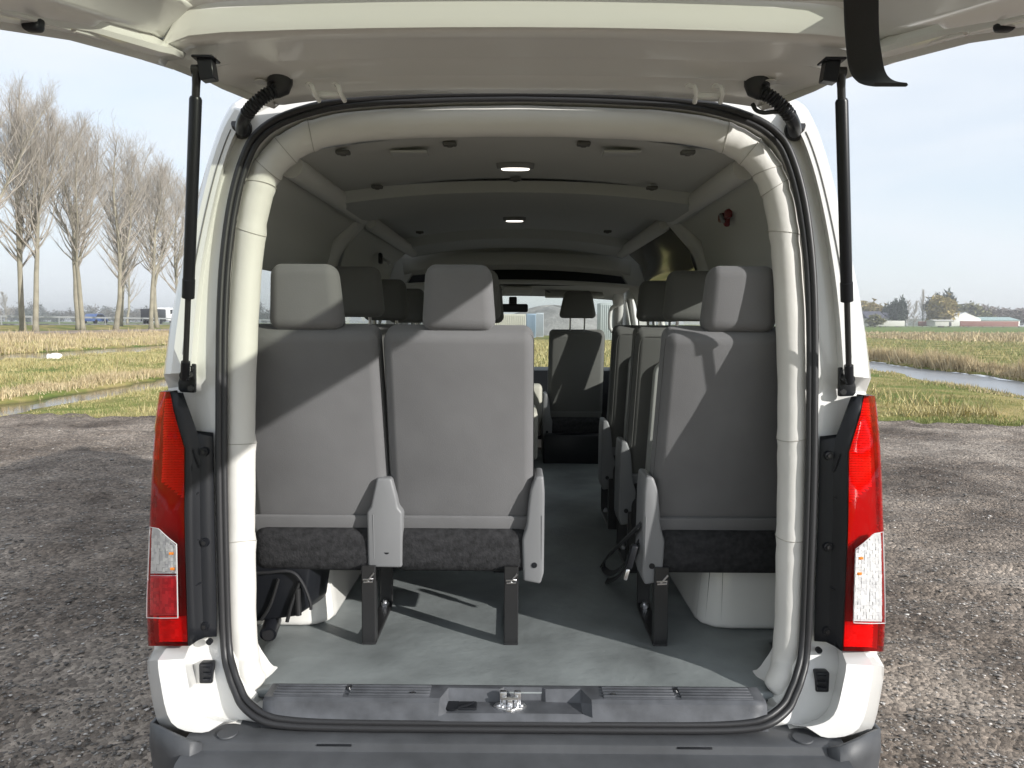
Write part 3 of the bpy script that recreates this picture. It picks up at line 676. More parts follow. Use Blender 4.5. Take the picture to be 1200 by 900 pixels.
# ================================================================== SEATS
LEAN = R(16.5)
def BK(c):              # back coordinates (x, t forward, s up) -> seat coordinates
    x, t, s = c; return Vector((x, .055 - s * math.sin(LEAN) + t * math.cos(LEAN), .336 + s * math.cos(LEAN) + t * math.sin(LEAN)))
def make_seat(w=.445, covers=(), legs=(), hr_up=0., shell=False, hr_w=.215, fab='fabric', hr_taper=.87, gap=False, legposts=True):
    bm = bmesh.new()
    def pil(c):
        s = c.z; k = 1 - .028 * max(0, (s - .3) / .35)     # slightly narrower at the top
        x = c.x * k; t = c.y
        edge = abs(c.x) / (w / 2)
        if t < .03: t += .012 * max(0, edge - .75) / .25
        # soft shoulder at the top corners
        return BK((x, t, s))
    add_box(bm, (0, .06, .335), (w, .12, .64), .032, 5, fn=pil)
    seat = frombm('passenger_seat', bm, M[fab], van, 60)
    bm = bmesh.new(); add_box(bm, (0, -.003, .020), (w * .955, .014, .090), .006, 2, fn=BK); frombm('lower_strip', bm, M['ltrim'] if shell else M[fab], seat)
    bm = bmesh.new()
    ins = .016
    lp = [(-w/2+ins, .07), (-w/2+ins, .60), (-w/2+ins+.006, .628), (-w/2+.045, .640), (w/2-.045, .640), (w/2-ins-.006, .628), (w/2-ins, .60), (w/2-ins, .07)]
    addtube(bm, [BK((x * (1 - .028 * max(0, (s - .3) / .35)), .012 * max(0, abs(x) / (w / 2) - .75) / .25 - .0001, s)) for x, s in lp], .0013, 6)
    if shell: frombm('piping', bm, M[fab], seat)
    else: bm.free()
    if shell:
        pl = []
        for a in range(0, 181, 15): pl.append((-.0 + (w * .32) * math.cos(R(a)) , .50 + .07 * math.sin(R(a))))
        pl = pl + [(-w * .33, .02), (w * .33, .02)]
        bm = bmesh.new(); addprism(bm, [BK((x, -.022, s)) for x, s in pl], [BK((x, .006, s)) for x, s in pl], .008, 3); frombm('back_shell', bm, M['trim'], seat)
    # head restraint
    hl = R(8)
    def HB(c):
        x, t, s = c; k = 1 - (1 - hr_taper) * (s / .19); b = BK((0, .058, .642 + hr_up))
        tt = t * (1 - .18 * s / .19) + (.010 if t < 0 else 0) * (abs(x) / (hr_w / 2)) ** 2
        return Vector((x * k, b.y - s * math.sin(hl) + tt, b.z + .004 + s * math.cos(hl)))
    bm = bmesh.new(); add_box(bm, (0, 0, .096), (hr_w, .105, .19), .034, 5, fn=HB); frombm('headrest', bm, M[fab], seat, 60)
    for x in (-.05, .05):
        bm = bmesh.new(); addtube(bm, [BK((x, .058, .62)), BK((x, .058, .665 + hr_up))], .006, 8); frombm('headrest_post', bm, M['steel'], seat)
    # cushion
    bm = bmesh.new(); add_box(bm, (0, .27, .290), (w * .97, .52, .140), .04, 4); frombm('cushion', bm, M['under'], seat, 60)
    for sx, full in covers:
        # plastic reclining-joint cover, outline (x, z) from behind
        if full: pl = [(-.054,.215),(-.057,.385),(-.044,.400),(-.040,.43),(-.026,.492),(.020,.492),(.034,.43),(.040,.400),(.052,.385),(.052,.215)]
        else: pl = [(-.032,.175),(-.036,.30),(-.022,.345),(-.018,.40),(-.012,.455),(.004,.50),(.028,.502),(.032,.45),(.032,.20),(.022,.165)]
        pl = [(x, z + (.032 if z > .25 else .026)) for x, z in pl]; pl = [((x if sx > 0 else -x) + sx * (w / 2 + (.013 if full else .0)), z) for x, z in pl]
        bm = bmesh.new(); addprism(bm, [Vector((x, .006 + (z - .2) * -.05, z)) for x, z in pl], [Vector((x, .15 - (z - .2) * .05, z)) for x, z in pl], .008, 3)
        hc = (sx * (w / 2 + (.006 if full else .002)), .004, .293 if full else .253)
        adddisc(bm, Vector(hc) + Vector((0, .004, 0)), .009, -.0065, (0, 1, 0), 14, mi=1)
        cv = frombm('side_cover', bm, [M['ltrim'], M['blackp']], seat)
        bm = bmesh.new(); xs = sx * (w / 2 + (.045 if full else .024)); addtube(bm, [Vector((xs * 1.0, .003, .27)), Vector((xs * 1.0, -.005, .41))], .0015, 5); frombm('cover_crease', bm, M['ltrim'], seat)
    for x in legs:
        pth = [Vector((x, 0, .25)), Vector((x, 0, .10)), Vector((x, 0, .025)), Vector((x, .004, .010)), Vector((x, .02, .007)), Vector((x, .27, .007)), Vector((x, .31, .014)), Vector((x, .325, .04)), Vector((x, .325, .25))]
        bm = bmesh.new(); v_, f_ = sweep_vf(cr(pth, 3), rect(.044, .014, .003), side=(1, 0, 0))
        vs = [bm.verts.new(p) for p in v_]
        for q in f_: bm.faces.new([vs[i] for i in q])
        for dx in (-.019, .019): add_box(bm, (x + dx, .014, .10), (.005, .03, .19), .001, 1)
        lg = frombm('leg', bm, M['steel_b'], seat)
        bm = bmesh.new(); adddisc(bm, (x, .29, .014), .014, .012, (0, 0, 1), 6); adddisc(bm, (x, .29, .024), .008, .01, (0, 0, 1), 8); frombm('anchor_bolt', bm, M['steel'], seat)
        if legposts:
            bm = bmesh.new(); addtube(bm, [Vector((x - .016, -.010, .208)), Vector((x + .016, -.012, .21)), Vector((x + .014, -.012, .202)), Vector((x - .014, -.010, .200))], .0028, 6)
            addtube(bm, [Vector((x - .005, -.009, .20)), Vector((x + .018, -.010, .228))], .0028, 6)
            frombm('latch', bm, M['steel'], seat)
    return seat
def copy_seat(src, loc, label=None):
    o = src.copy(); C.objects.link(o); o.location = loc
    if label: o['label'] = label
    for ch in list(src.children):
        c = ch.copy(); C.objects.link(c); c.parent = o
        for g in list(ch.children): pass
    return o
RY = [.285, .985, 1.645, 2.36]        # seat rows, from the tail forward
mid = make_seat(.447, covers=[(-1, True), (1, False)], legs=[-.285, .155]); mid.location = (-.167, RY[0], FLOOR)
left = make_seat(.430, covers=[], legs=[]); left.location = (-.608, RY[0], FLOOR)
right = make_seat(.435, covers=[(-1, False)], legs=[-.19]); right.location = (.640, RY[0], FLOOR)
shellseat = make_seat(.435, covers=[(-1, False)], legs=[-.19], hr_up=.035, shell=True, fab='fabric_d', legposts=False); shellseat.location = (.660, RY[1], FLOOR)
copy_seat(shellseat, (.662, RY[2], FLOOR))
back = make_seat(.435, covers=[], legs=[.1], hr_up=.045, fab='fabric_d', legposts=False); back.location = (-.608, RY[1], FLOOR)
copy_seat(back, (-.165, RY[1], FLOOR - .01))
copy_seat(back, (-.608, RY[2], FLOOR - .01)); copy_seat(back, (-.165, RY[2], FLOOR - .02)); copy_seat(back, (-.608, RY[3], FLOOR - .02))
front = make_seat(.40, covers=[(-1, False)], legs=[], hr_up=.10, fab='fabric_d', hr_w=.265, hr_taper=.70, legposts=False); front.location = (.425, 3.46, FLOOR - .035)
copy_seat(front, (-.43, 3.42, FLOOR - .02))
bm = bmesh.new(); add_box(bm, (.405, 3.62, FLOOR + .10), (.42, .45, .22), .02); frombm('seat_base', bm, M['blackp'], van)

# seat belt hanging in a coil beside the right seat
bx = .385; by = .42
c0 = PX(748, 618, bx); pts = [PX(750, 616, bx), PX(738, 628, bx-.005), PX(722, 643, bx-.02), PX(706, 660, bx-.03), PX(704, 674, bx-.03), PX(712, 681, bx-.03), PX(726, 674, bx-.02), PX(738, 655, bx-.01), PX(748, 640, bx)]
bm = bmesh.new()
for dy in (0, .016):
    addtube(bm, [c0 + (p - c0) * (1 - dy * 9) + Vector((0, dy, 0)) for p in cr(pts, 5)], .02, 6, sec=rect(.026, .004, .001), side=(.35, 1, .1))
bl = frombm('seat_belt', bm, M['belt'], van)
p = PX(740, 652, bx - .03); bm = bmesh.new(); add_box(bm, p, (.02, .03, .075), .006, 2, Matrix.Rotation(R(15), 3, 'Y')); add_box(bm, p + Vector((-.015, 0, -.055)), (.012, .02, .035), .003, 2, Matrix.Rotation(R(15), 3, 'Y'), mi=1); frombm('buckle', bm, [M['blackp'], M['steel']], bl)

# stowed jack and bracket low on the left wall
p0 = Vector((-.705, .33, FLOOR)); bm = bmesh.new()
pl = [(-.12, .055), (.02, .075), (.045, .10), (.06, .20), (.075, .32), (-.12, .32)]
addprism(bm, [p0 + Vector((x, -.02, z)) for x, z in pl], [p0 + Vector((x + .04, .12, z)) for x, z in pl], .012, 3)
jk = frombm('stowed_jack', bm, M['blackp'], van)
bm = bmesh.new(); addtube(bm, cr([p0 + Vector((-.12, -.03, .215)), p0 + Vector((-.06, -.035, .222)), p0 + Vector((.01, -.035, .225)), p0 + Vector((.045, -.035, .19)), p0 + Vector((.068, -.035, .13)), p0 + Vector((.07, -.035, .105))], 4), .005, 8); frombm('cable', bm, M['rubber'], jk)
bm = bmesh.new(); addtube(bm, cr([p0 + Vector((-.03, -.03, .20)), p0 + Vector((-.055, -.034, .12)), p0 + Vector((-.085, -.034, .07))], 4), .005, 8); addtube(bm, cr([p0 + Vector((.035, -.028, .19)), p0 + Vector((.01, -.034, .12)), p0 + Vector((-.005, -.034, .065))], 4), .006, 8); frombm('bracket', bm, M['steel_b'], jk)
bm = bmesh.new(); addtube(bm, [p0 + Vector((.028, -.03, .17)), p0 + Vector((.03, -.03, .085))], .010, 10); frombm('jack_screw', bm, M['steel_b'], jk)
bm = bmesh.new(); addtube(bm, [p0 + Vector((-.065, .02, .05)), p0 + Vector((-.06, -.05, .03))], .026, 14); adddisc(bm, p0 + Vector((-.06, -.05, .03)), .018, -.004, (0, 1, 0), 12, mi=1); frombm('jack_foot', bm, [M['blackp'], M['rubber']], jk)
bm = bmesh.new(); add_box(bm, p0 + Vector((.072, .10, .27)), (.03, .12, .13), .01); frombm('bracket', bm, M['blackp'], jk)

# strap hooks on the upper walls
p = PX(852, 257, .735); bm = bmesh.new()
add_box(bm, p, (.02, .03, .05), .008, 3, Matrix.Rotation(R(20), 3, 'X')); add_box(bm, p + Vector((-.005, .05, .012)), (.02, .05, .03), .008, 3); add_box(bm, p + Vector((-.006, -.035, .014)), (.022, .04, .03), .008, 3)
add_box(bm, p + Vector((-.017, .004, .004)), (.012, .055, .014), .004, 2, Matrix.Rotation(R(35), 3, 'X'), mi=1)
frombm('strap_hook', bm, [M['red'], M['dome'] if False else M['ltrim']], van)
p = PX(446, 303, -.735); bm = bmesh.new(); add_box(bm, p, (.02, .05, .06), .008, 2); addtube(bm, [p + Vector((.01, 0, 0)), p + Vector((.045, -.01, -.02)), p + Vector((.05, -.01, -.035))], .008, 8, mi=1); frombm('strap_hook', bm, [M['blackp'], M['steel']], van)

# ================================================================== CAB
Yb = 3.05
ou = [(-.86, .7), (-.86, 1.7), (-.80, 2.05), (-.66, 2.17), (0, 2.20), (.66, 2.17), (.80, 2.05), (.86, 1.7), (.86, .7)]
inn = [(-.815, .72), (-.81, 1.60), (-.75, 1.88), (-.55, 2.085), (0, 2.115), (.55, 2.085), (.75, 1.88), (.81, 1.60), (.815, .72)]
a = cr([Vector((x, Yb, z)) for x, z in ou], 5); b = cr([Vector((x, Yb - .015, z)) for x, z in inn], 5); c = [p + Vector((0, .06, 0)) for p in b]
v, f = loft([a, b, c]); mesh('cab_arch', v, f, M['trim'], van, True, 50)
def bar(name, pts, r, m, n=10): return tube(name, cr([Vector(p) for p in pts], 4), r, M[m], van, n)
v, f = loft([[Vector((x, y, z - .05 * (x / .75) ** 2)) for x in np.linspace(-.74, .74, 13)] for y, z in ((3.0, 2.135), (3.02, 2.06), (3.06, 2.035), (3.09, 2.045))]); o = mesh('roof_shelf', v, f, M['trim'], van); s = o.modifiers.new('t', 'SOLIDIFY'); s.thickness = .012
v, f = loft([[Vector((x, y, z - .03 * (x / .75) ** 2)) for x in np.linspace(-.80, .80, 13)] for y, z in ((3.0, 1.955), (3.5, 1.97), (3.82, 1.945), (3.93, 1.90))]); o = mesh('cab_lining', v, f, M['lining'], van); s = o.modifiers.new('t', 'SOLIDIFY'); s.thickness = .02
v, f = loft([[Vector((x, y, z)) for x in np.linspace(-.80, .80, 9)] for y, z in ((3.5, 1.94), (3.52, 2.2))]); mesh('shelf_back', v, f, M['blackp'], van)
# console, visors, mirror
bm = bmesh.new(); add_box(bm, PX(0, 0, 1) * 0 + P(607, 340.5, 5.6 - 2.03), (.20, .14, .045), .012); frombm('overhead_console', bm, M['rail'], van)
for x in (-.36, .40):
    bm = bmesh.new(); add_box(bm, (x + .03, 3.80, 1.898), (.44, .02, .13), .009, 3, Matrix.Rotation(R(-62), 3, 'X')); vs_ = frombm('sun_visor', bm, M['rail'], van)
    bm = bmesh.new(); addtube(bm, [Vector((x - .19 if x > 0 else x + .25, 3.80, 1.93)), Vector((x - .15 if x > 0 else x + .21, 3.79, 1.90))], .008, 8); frombm('pivot', bm, M['ltrim'], vs_)
p = P(601, 361, 3.70); bm = bmesh.new(); add_box(bm, p, (.225, .03, .062), .014, 3); mr = frombm('rear_view_mirror', bm, M['blackp'], van)
bm = bmesh.new(); add_box(bm, p + Vector((0, .05, .05)), (.06, .05, .07), .01); frombm('mirror_stem', bm, M['blackp'], mr)
# windscreen and A-pillars
ws = [(3.92, 1.90, .76), (4.25, 1.62, .80), (4.50, 1.30, .83), (4.54, 1.2, .84)]
v, f = loft([[Vector((x * t, y - .06 * t * t, z)) for t in np.linspace(-1, 1, 9)] for y, z, x in ws]); mesh('windscreen', v, f, M['glass_f'], van)
for sgn in (-1, 1):
    tube('windscreen_pillar', cr([Vector((sgn * (x + .01), y - .07, z)) for y, z, x in [(3.80, 2.0, .72)] + ws + [(4.54, 1.0, .85)]], 4), .042, M['rail'], van, 10)
    p = Vector((sgn * .76, 3.78, 1.70)); bm = bmesh.new(); addtube(bm, cr([p + Vector((0, 0, .11)), p + Vector((-sgn * .05, 0, .08)), p + Vector((-sgn * .055, 0, -.06)), p + Vector((0, 0, -.11))], 4), .014, 8); frombm('grab_handle', bm, M['rail'], van)
    p = Vector((sgn * 1.08, 4.12, 1.47)); bm = bmesh.new(); add_box(bm, p, (.19, .10, .26), .03, 3); addtube(bm, [p + Vector((0, .02, -.06)), p + Vector((-sgn * .24, .05, -.10))], .03, 8); wm = frombm('wing_mirror', bm, M['blackp'], van)
    bm = bmesh.new(); add_box(bm, p + Vector((0, -.051, 0)), (.16, .004, .22), .001); frombm('mirror_glass', bm, M['steel'], wm)
# dashboard
dp = [(4.05, .75), (4.03, 1.05), (4.02, 1.20), (4.06, 1.30), (4.14, 1.325), (4.35, 1.31), (4.50, 1.26)]
v, f = loft([[Vector((x, y, z)) for y, z in dp] for x in np.linspace(-.84, .84, 9)]); ds = mesh('dashboard', v, f, M['blackp'], van)
box('centre_console', (.02, 3.95, 1.0), (.36, .20, .40), M['beige'], van, .03, 3)
box('console_box', (0, 3.45, .90), (.30, .52, .34), M['beige'], van, .03, 3)
bm = bmesh.new(); a = Vector((-.43, 3.93, 1.30)); addtube(bm, [a + Matrix.Rotation(R(25), 3, 'X') @ Vector((.19 * math.cos(t), 0, .19 * math.sin(t))) for t in np.linspace(0, 2 * math.pi, 25)[:-1]], .016, 8, closed=True); add_box(bm, a + Vector((0, .03, 0)), (.16, .05, .12), .02); add_box(bm, a, (.36, .02, .04), .008); frombm('steering_wheel', bm, M['blackp'], van)
# nose of the van
v, f = loft([[Vector((x * t, y - .10 * t * t, z)) for t in np.linspace(-1, 1, 9)] for y, z, x in ((4.50, 1.25, .86), (4.66, 1.15, .92), (4.82, .9, .94), (4.86, .6, .94), (4.8, .35, .92))]); o = mesh('front_panel', v, f, M['paint'], van); s = o.modifiers.new('t', 'SOLIDIFY'); s.thickness = .02
# wheels
for sgn in (-1, 1):
    for y in (1.05, 3.85):
        bm = bmesh.new(); x = sgn * .83; addtube(bm, [Vector((x - .11, y, .34)), Vector((x - .09, y, .34)), Vector((x + .09, y, .34)), Vector((x + .11, y, .34))], .34, 28, scale=[.88, 1, 1, .88]); wh = frombm('wheel', bm, M['rubber'], van)
        bm = bmesh.new(); adddisc(bm, (x + sgn * .10, y, .34), .20, sgn * .015, (1, 0, 0), 24, r2=.17); frombm('rim', bm, M['refl'], wh)
# ================================================================== GROUND, WATER
def vnoise(x, y, s, seed):
    g = np.random.default_rng(seed).random((128, 128)); xi = x / s; yi = y / s
    x0 = np.floor(xi).astype(int); y0 = np.floor(yi).astype(int); fx_ = xi - x0; fy_ = yi - y0
    fx_ = fx_ * fx_ * (3 - 2 * fx_); fy_ = fy_ * fy_ * (3 - 2 * fy_)
    a = g[x0 % 128, y0 % 128]; b = g[(x0 + 1) % 128, y0 % 128]; c = g[x0 % 128, (y0 + 1) % 128]; d = g[(x0 + 1) % 128, (y0 + 1) % 128]
    return a * (1 - fx_) * (1 - fy_) + b * fx_ * (1 - fy_) + c * (1 - fx_) * fy_ + d * fx_ * fy_ - .5
def hprof(x):
    """height of the land across the view (ditches and the road bank run along +Y)"""
    xs = [-700, -72, -66, -52.6, -48, -43, -38, -34.5, -27.2, -26.4, -22.4, -21.6, -18, -12.3, -11.1, -10.75, -9.7, -9.5, -9.2, -8.8, 11.6, 12.6, 13.0, 13.3, 15.8, 16.2, 17.2, 60, 120, 320, 700]
    hs_ = [.8, 1.1, 1.22, 1.22, 1.15, .85, .70, .35, -.02, -.5, -.5, -.06, .03, .0, -.04, -.5, -.5, -.10, -.04, -.005, -.005, -.03, -.10, -.5, -.5, -.0, .04, .05, .1, .2, .3]
    return np.interp(x, xs, hs_)
def wob(y): return .22 * np.sin(y * .21 + .4) + .18 * np.sin(y * .67) + .09 * np.sin(y * 1.9 + 1) + .35 * vnoise(np.asarray(y, float), np.asarray(y, float) * 0, .8, 41) + .25 * vnoise(np.asarray(y, float), np.asarray(y, float) * 0, .3, 42)
def land(x, y):
    x = np.asarray(x, float); y = np.asarray(y, float)
    xx = x + wob(y) * np.clip((np.abs(x) - 8.5) / 3, 0, 1)
    h = hprof(xx)
    grassy = np.clip((y - 11) / 2, 0, 1) * np.clip(1 - np.abs(x) / 200, 0, 1)
    h = np.where(x > 8.5, hprof(x - .1 * (np.clip(y, 0, 70) - 21) * np.clip((x - 8.5) / 3, 0, 1) + wob(y) * np.clip((x - 8.5) / 3, 0, 1)), h)
    h = h + np.where(x > 24, np.clip((y - 110) / 120, 0, 1) * 1.05, 0)
    return h + .05 * np.sin(x * .9 + 2 * np.sin(y * .33)) * np.sin(y * .7 + x * .2) * np.where((x < -8.8) | (x > 12.4), .6, grassy)
gx = np.concatenate([[-3000, -1500, -900, -500, -300, -200, -150, -110, -90, -80], np.arange(-74, -34, 2.), np.arange(-34, -8, .33), np.arange(-8, 13, 1.5), np.arange(13, 24, .3), np.arange(24, 60, 4), [70, 90, 120, 160, 210, 270, 330, 400, 500, 700, 1000, 1600, 3000]])
gy = np.concatenate([[-1500, -600, -200, -80, -40, -20], np.arange(-14, 11, 2.), np.arange(11, 40, .5), np.arange(40, 80, 1.5), np.arange(80, 200, 8), np.arange(200, 420, 20), [450, 520, 620, 800, 1100, 1600, 2400, 4000]])
GX, GY = np.meshgrid(gx, gy, indexing='ij'); GZ = land(GX, GY)
GZ = np.where((GX > -8.6) & (GX < 11.5) & (GY < 11.6), -.05, GZ)
nx, ny = GX.shape; V = np.stack([GX, GY, GZ], -1).reshape(-1, 3)
idx = np.arange(nx * ny).reshape(nx, ny)
Fq = np.stack([idx[:-1, :-1], idx[1:, :-1], idx[1:, 1:], idx[:-1, 1:]], -1).reshape(-1, 4)
def npmesh(name, V, Fc, m, smooth=False, col=None):
    V = np.ascontiguousarray(V, np.float32); Fc = np.ascontiguousarray(Fc, np.int32); k = Fc.shape[1]
    me = bpy.data.meshes.new(name); me.vertices.add(len(V)); me.vertices.foreach_set('co', V.ravel())
    me.loops.add(Fc.size); me.loops.foreach_set('vertex_index', Fc.ravel()); me.polygons.add(len(Fc))
    me.polygons.foreach_set('loop_start', np.arange(0, Fc.size, k, dtype=np.int32)); me.polygons.foreach_set('loop_total', np.full(len(Fc), k, np.int32))
    me.update(calc_edges=True); me.validate()
    for x in (m if isinstance(m, (list, tuple)) else [m]): me.materials.append(x)
    if smooth: me.shade_smooth()
    if col is not None:
        a = me.color_attributes.new('Col', 'FLOAT_COLOR', 'POINT'); a.data.foreach_set('color', np.ascontiguousarray(np.concatenate([col, np.ones((len(col), 1))], 1), np.float32).ravel())
    return me
def nodes(m): return m.node_tree.nodes, m.node_tree.links
# meadow material: green sward and straw, banded by place
mm = mat('meadow', (.16, .17, .05), .95, bump=(6, .5, .08), spec=.1); N, L = nodes(mm)
geo = N.new('ShaderNodeNewGeometry'); n1 = N.new('ShaderNodeTexNoise'); n1.inputs['Scale'].default_value = .35; n1.inputs['Detail'].default_value = 9; n1.inputs['Roughness'].default_value = .7
L.new(geo.outputs['Position'], n1.inputs['Vector'])
r1 = N.new('ShaderNodeValToRGB'); e = r1.color_ramp.elements; e[0].position = .36; e[0].color = (.10, .155, .03, 1); e[1].position = .62; e[1].color = (.40, .31, .14, 1); x = e.new(.5); x.color = (.21, .20, .065, 1)
L.new(n1.outputs['Fac'], r1.inputs['Fac'])
# mud wherever the land drops to the ditches
sx = N.new('ShaderNodeSeparateXYZ'); L.new(geo.outputs['Position'], sx.inputs[0])
mr = N.new('ShaderNodeMapRange'); mr.inputs[1].default_value = -.16; mr.inputs[2].default_value = -.07; L.new(sx.outputs['Z'], mr.inputs[0])
mx = N.new('ShaderNodeMix'); mx.data_type = 'RGBA'; L.new(mr.outputs[0], mx.inputs[0]); mx.inputs[6].default_value = (.045, .035, .022, 1); L.new(r1.outputs['Color'], mx.inputs[7])
# greener mown field beyond 90 m on the right hand
mf = N.new('ShaderNodeMapRange'); mf.inputs[1].default_value = 110; mf.inputs[2].default_value = 150; L.new(sx.outputs['Y'], mf.inputs[0])
m2 = N.new('ShaderNodeMix'); m2.data_type = 'RGBA'; L.new(mf.outputs[0], m2.inputs[0]); L.new(mx.outputs[2], m2.inputs[6]); m2.inputs[7].default_value = (.14, .19, .05, 1)
L.new(m2.outputs[2], N['Principled BSDF'].inputs['Base Color'])
tag(link('meadow', npmesh('meadow', V, Fq, mm, True)), kind='structure')

# gravel lot: a rutted sheet with a ragged far edge
gx = np.arange(-9.0, 11.6, .075); gy = np.concatenate([np.arange(-7, 0, .2), np.arange(0, 7, .06), np.arange(7, 12.0, .1)])
GX, GY = np.meshgrid(gx, gy, indexing='ij')
def gravel_h(x, y):
    return .06 * vnoise(x, y, 1.7, 1) + .06 * vnoise(x * .45 + .3 * y, y, .42, 2) + .045 * vnoise(x * .6, y * 1.3, .2, 3) + .028 * vnoise(x, y, .09, 4) + .02
edge = lambda x: 11.15 + .5 * vnoise(x, x * 0, .9, 5) + .35 * vnoise(x, x * 0, .3, 6) - .02 * x
GYY = np.where(GY > 7, 7 + (GY - 7) * (edge(GX) - 7) / (11.9 - 7), GY)
GZ = gravel_h(GX, GYY) + np.where(GY > 11.7, .06 * (vnoise(GX, GY, .25, 9) + .3), 0) - np.where(GY > 11.85, .12, 0)
nx, ny = GX.shape; V = np.stack([GX, GYY, GZ], -1).reshape(-1, 3); idx = np.arange(nx * ny).reshape(nx, ny)
Fq = np.stack([idx[:-1, :-1], idx[1:, :-1], idx[1:, 1:], idx[:-1, 1:]], -1).reshape(-1, 4)
gm = mat('gravel', (.1, .095, .09), .9, spec=.25); N, L = nodes(gm); geo = N.new('ShaderNodeNewGeometry')
def noise(sc, det=6, ro=.6):
    n = N.new('ShaderNodeTexNoise'); n.inputs['Scale'].default_value = sc; n.inputs['Detail'].default_value = det; n.inputs['Roughness'].default_value = ro; L.new(geo.outputs['Position'], n.inputs['Vector']); return n
def ramp(src, stops):
    r = N.new('ShaderNodeValToRGB'); el = r.color_ramp.elements
    el[0].position, el[0].color = stops[0][0], (*stops[0][1], 1); el[1].position, el[1].color = stops[-1][0], (*stops[-1][1], 1)
    for p_, c_ in stops[1:-1]: q = el.new(p_); q.color = (*c_, 1)
    L.new(src, r.inputs['Fac']); return r
big = ramp(noise(.55, 10, .68).outputs['Fac'], [(.36, (.11, .088, .073)), (.50, (.265, .222, .187)), (.63, (.43, .372, .32))])
vor = N.new('ShaderNodeTexVoronoi'); vor.inputs['Scale'].default_value = 46; L.new(geo.outputs['Position'], vor.inputs['Vector'])
bw = N.new('ShaderNodeRGBToBW'); L.new(vor.outputs['Color'], bw.inputs[0])
peb = ramp(bw.outputs[0], [(.15, (.52, .52, .52)), (.6, (1.0, .99, .97)), (.86, (1.35, 1.33, 1.3)), (1, (2.0, 1.97, 1.92))])
mu = N.new('ShaderNodeMix'); mu.data_type = 'RGBA'; mu.blend_type = 'MULTIPLY'; mu.clamp_result = False; mu.inputs[0].default_value = 1; L.new(big.outputs['Color'], mu.inputs[6]); L.new(peb.outputs['Color'], mu.inputs[7])
L.new(mu.outputs[2], N['Principled BSDF'].inputs['Base Color'])
ad = N.new('ShaderNodeMath'); ad.operation = 'MULTIPLY_ADD'; ad.inputs[1].default_value = -.7; L.new(vor.outputs['Distance'], ad.inputs[0]); L.new(noise(26, 8, .7).outputs['Fac'], ad.inputs[2])
bp = N.new('ShaderNodeBump'); bp.inputs['Strength'].default_value = .9; bp.inputs['Distance'].default_value = .04; L.new(ad.outputs[0], bp.inputs['Height']); L.new(bp.outputs['Normal'], N['Principled BSDF'].inputs['Normal'])
tag(link('gravel_lot', npmesh('gravel_lot', V, Fq, gm, True)), kind='structure')

# water
wm = mat('stream_water', (.27, .285, .31), .28, spec=.5, bump=(1.6, .06, .02)); wb = mat('muddy_water', (.085, .068, .05), .12, bump=(2.5, .08, .02))  # stream's pale blue-grey base colour stands in for mirrored sky
def water(name, x0, x1, y0, y1, m):
    me = bpy.data.meshes.new(name); me.from_pydata([(x0, y0, -.12), (x1, y0, -.12), (x1, y1, -.12), (x0, y1, -.12)], [], [(0, 1, 2, 3)]); me.materials.append(m); tag(link(name, me), kind='structure')
water('ditch_water', -12.2, -8.5, -40, 300, wb); water('ditch_water', -28, -21, -40, 400, wb); water('stream_water', 9.8, 24, -40, 500, wm)

# road on the bank (asphalt ribbon)
rd = mat('asphalt', (.16, .155, .15), .9, bump=(30, .3, .01))
me = bpy.data.meshes.new('road'); me.from_pydata([(-65, -300, 1.32), (-54, -300, 1.32), (-54, 900, 1.32), (-65, 900, 1.32), (-65.4, -300, 1.0), (-53.6, -300, 1.0), (-53.6, 900, 1.0), (-65.4, 900, 1.0)], [], [(0, 1, 2, 3), (1, 5, 6, 2), (0, 3, 7, 4)]); me.materials.append(rd); tag(link('road', me), kind='structure')
pt_ = mat('verge_path', (.27, .21, .17), .95, bump=(4, .5, .05), var=(.6, .3))
V = []
for i, y in enumerate(np.arange(20, 260, 2.)):
    for x in (-40.2, -38.9, -37.6, -36.8): V.append((x + .5 * math.sin(y * .3), y, float(land(x, y)) + .07))
me = bpy.data.meshes.new('verge_path'); n = len(V) // 4; me.from_pydata(V, [], [(i*4+j, i*4+j+1, i*4+j+5, i*4+j+4) for i in range(n - 1) for j in range(3)]); me.materials.append(pt_); tag(link('verge_path', me), kind='structure')
# guard rail along the road
gs = mat('galvanised_steel', (.42, .43, .44), .5, .5)
gr = empty('guard_rail', (-53, 130, 1.45)); tag(gr, 'grey steel guard rail along the road behind the bare poplars', 'guard rail')
bm = bmesh.new()
for dz in (.62, .74): add_box(bm, (0, 0, dz), (.06, 300, .09), .01, 1)
add_box(bm, (.02, 0, .68), (.03, 300, .12), 0); o = frombm('rail_beam', bm, gs, gr)
for k in range(60):
    if k == 0: p0 = box('post', (0, -148, .25), (.08, .12, .95), gs, gr, .004); continue
    c = p0.copy(); C.objects.link(c); c.parent = gr; c.location.y = k * 5

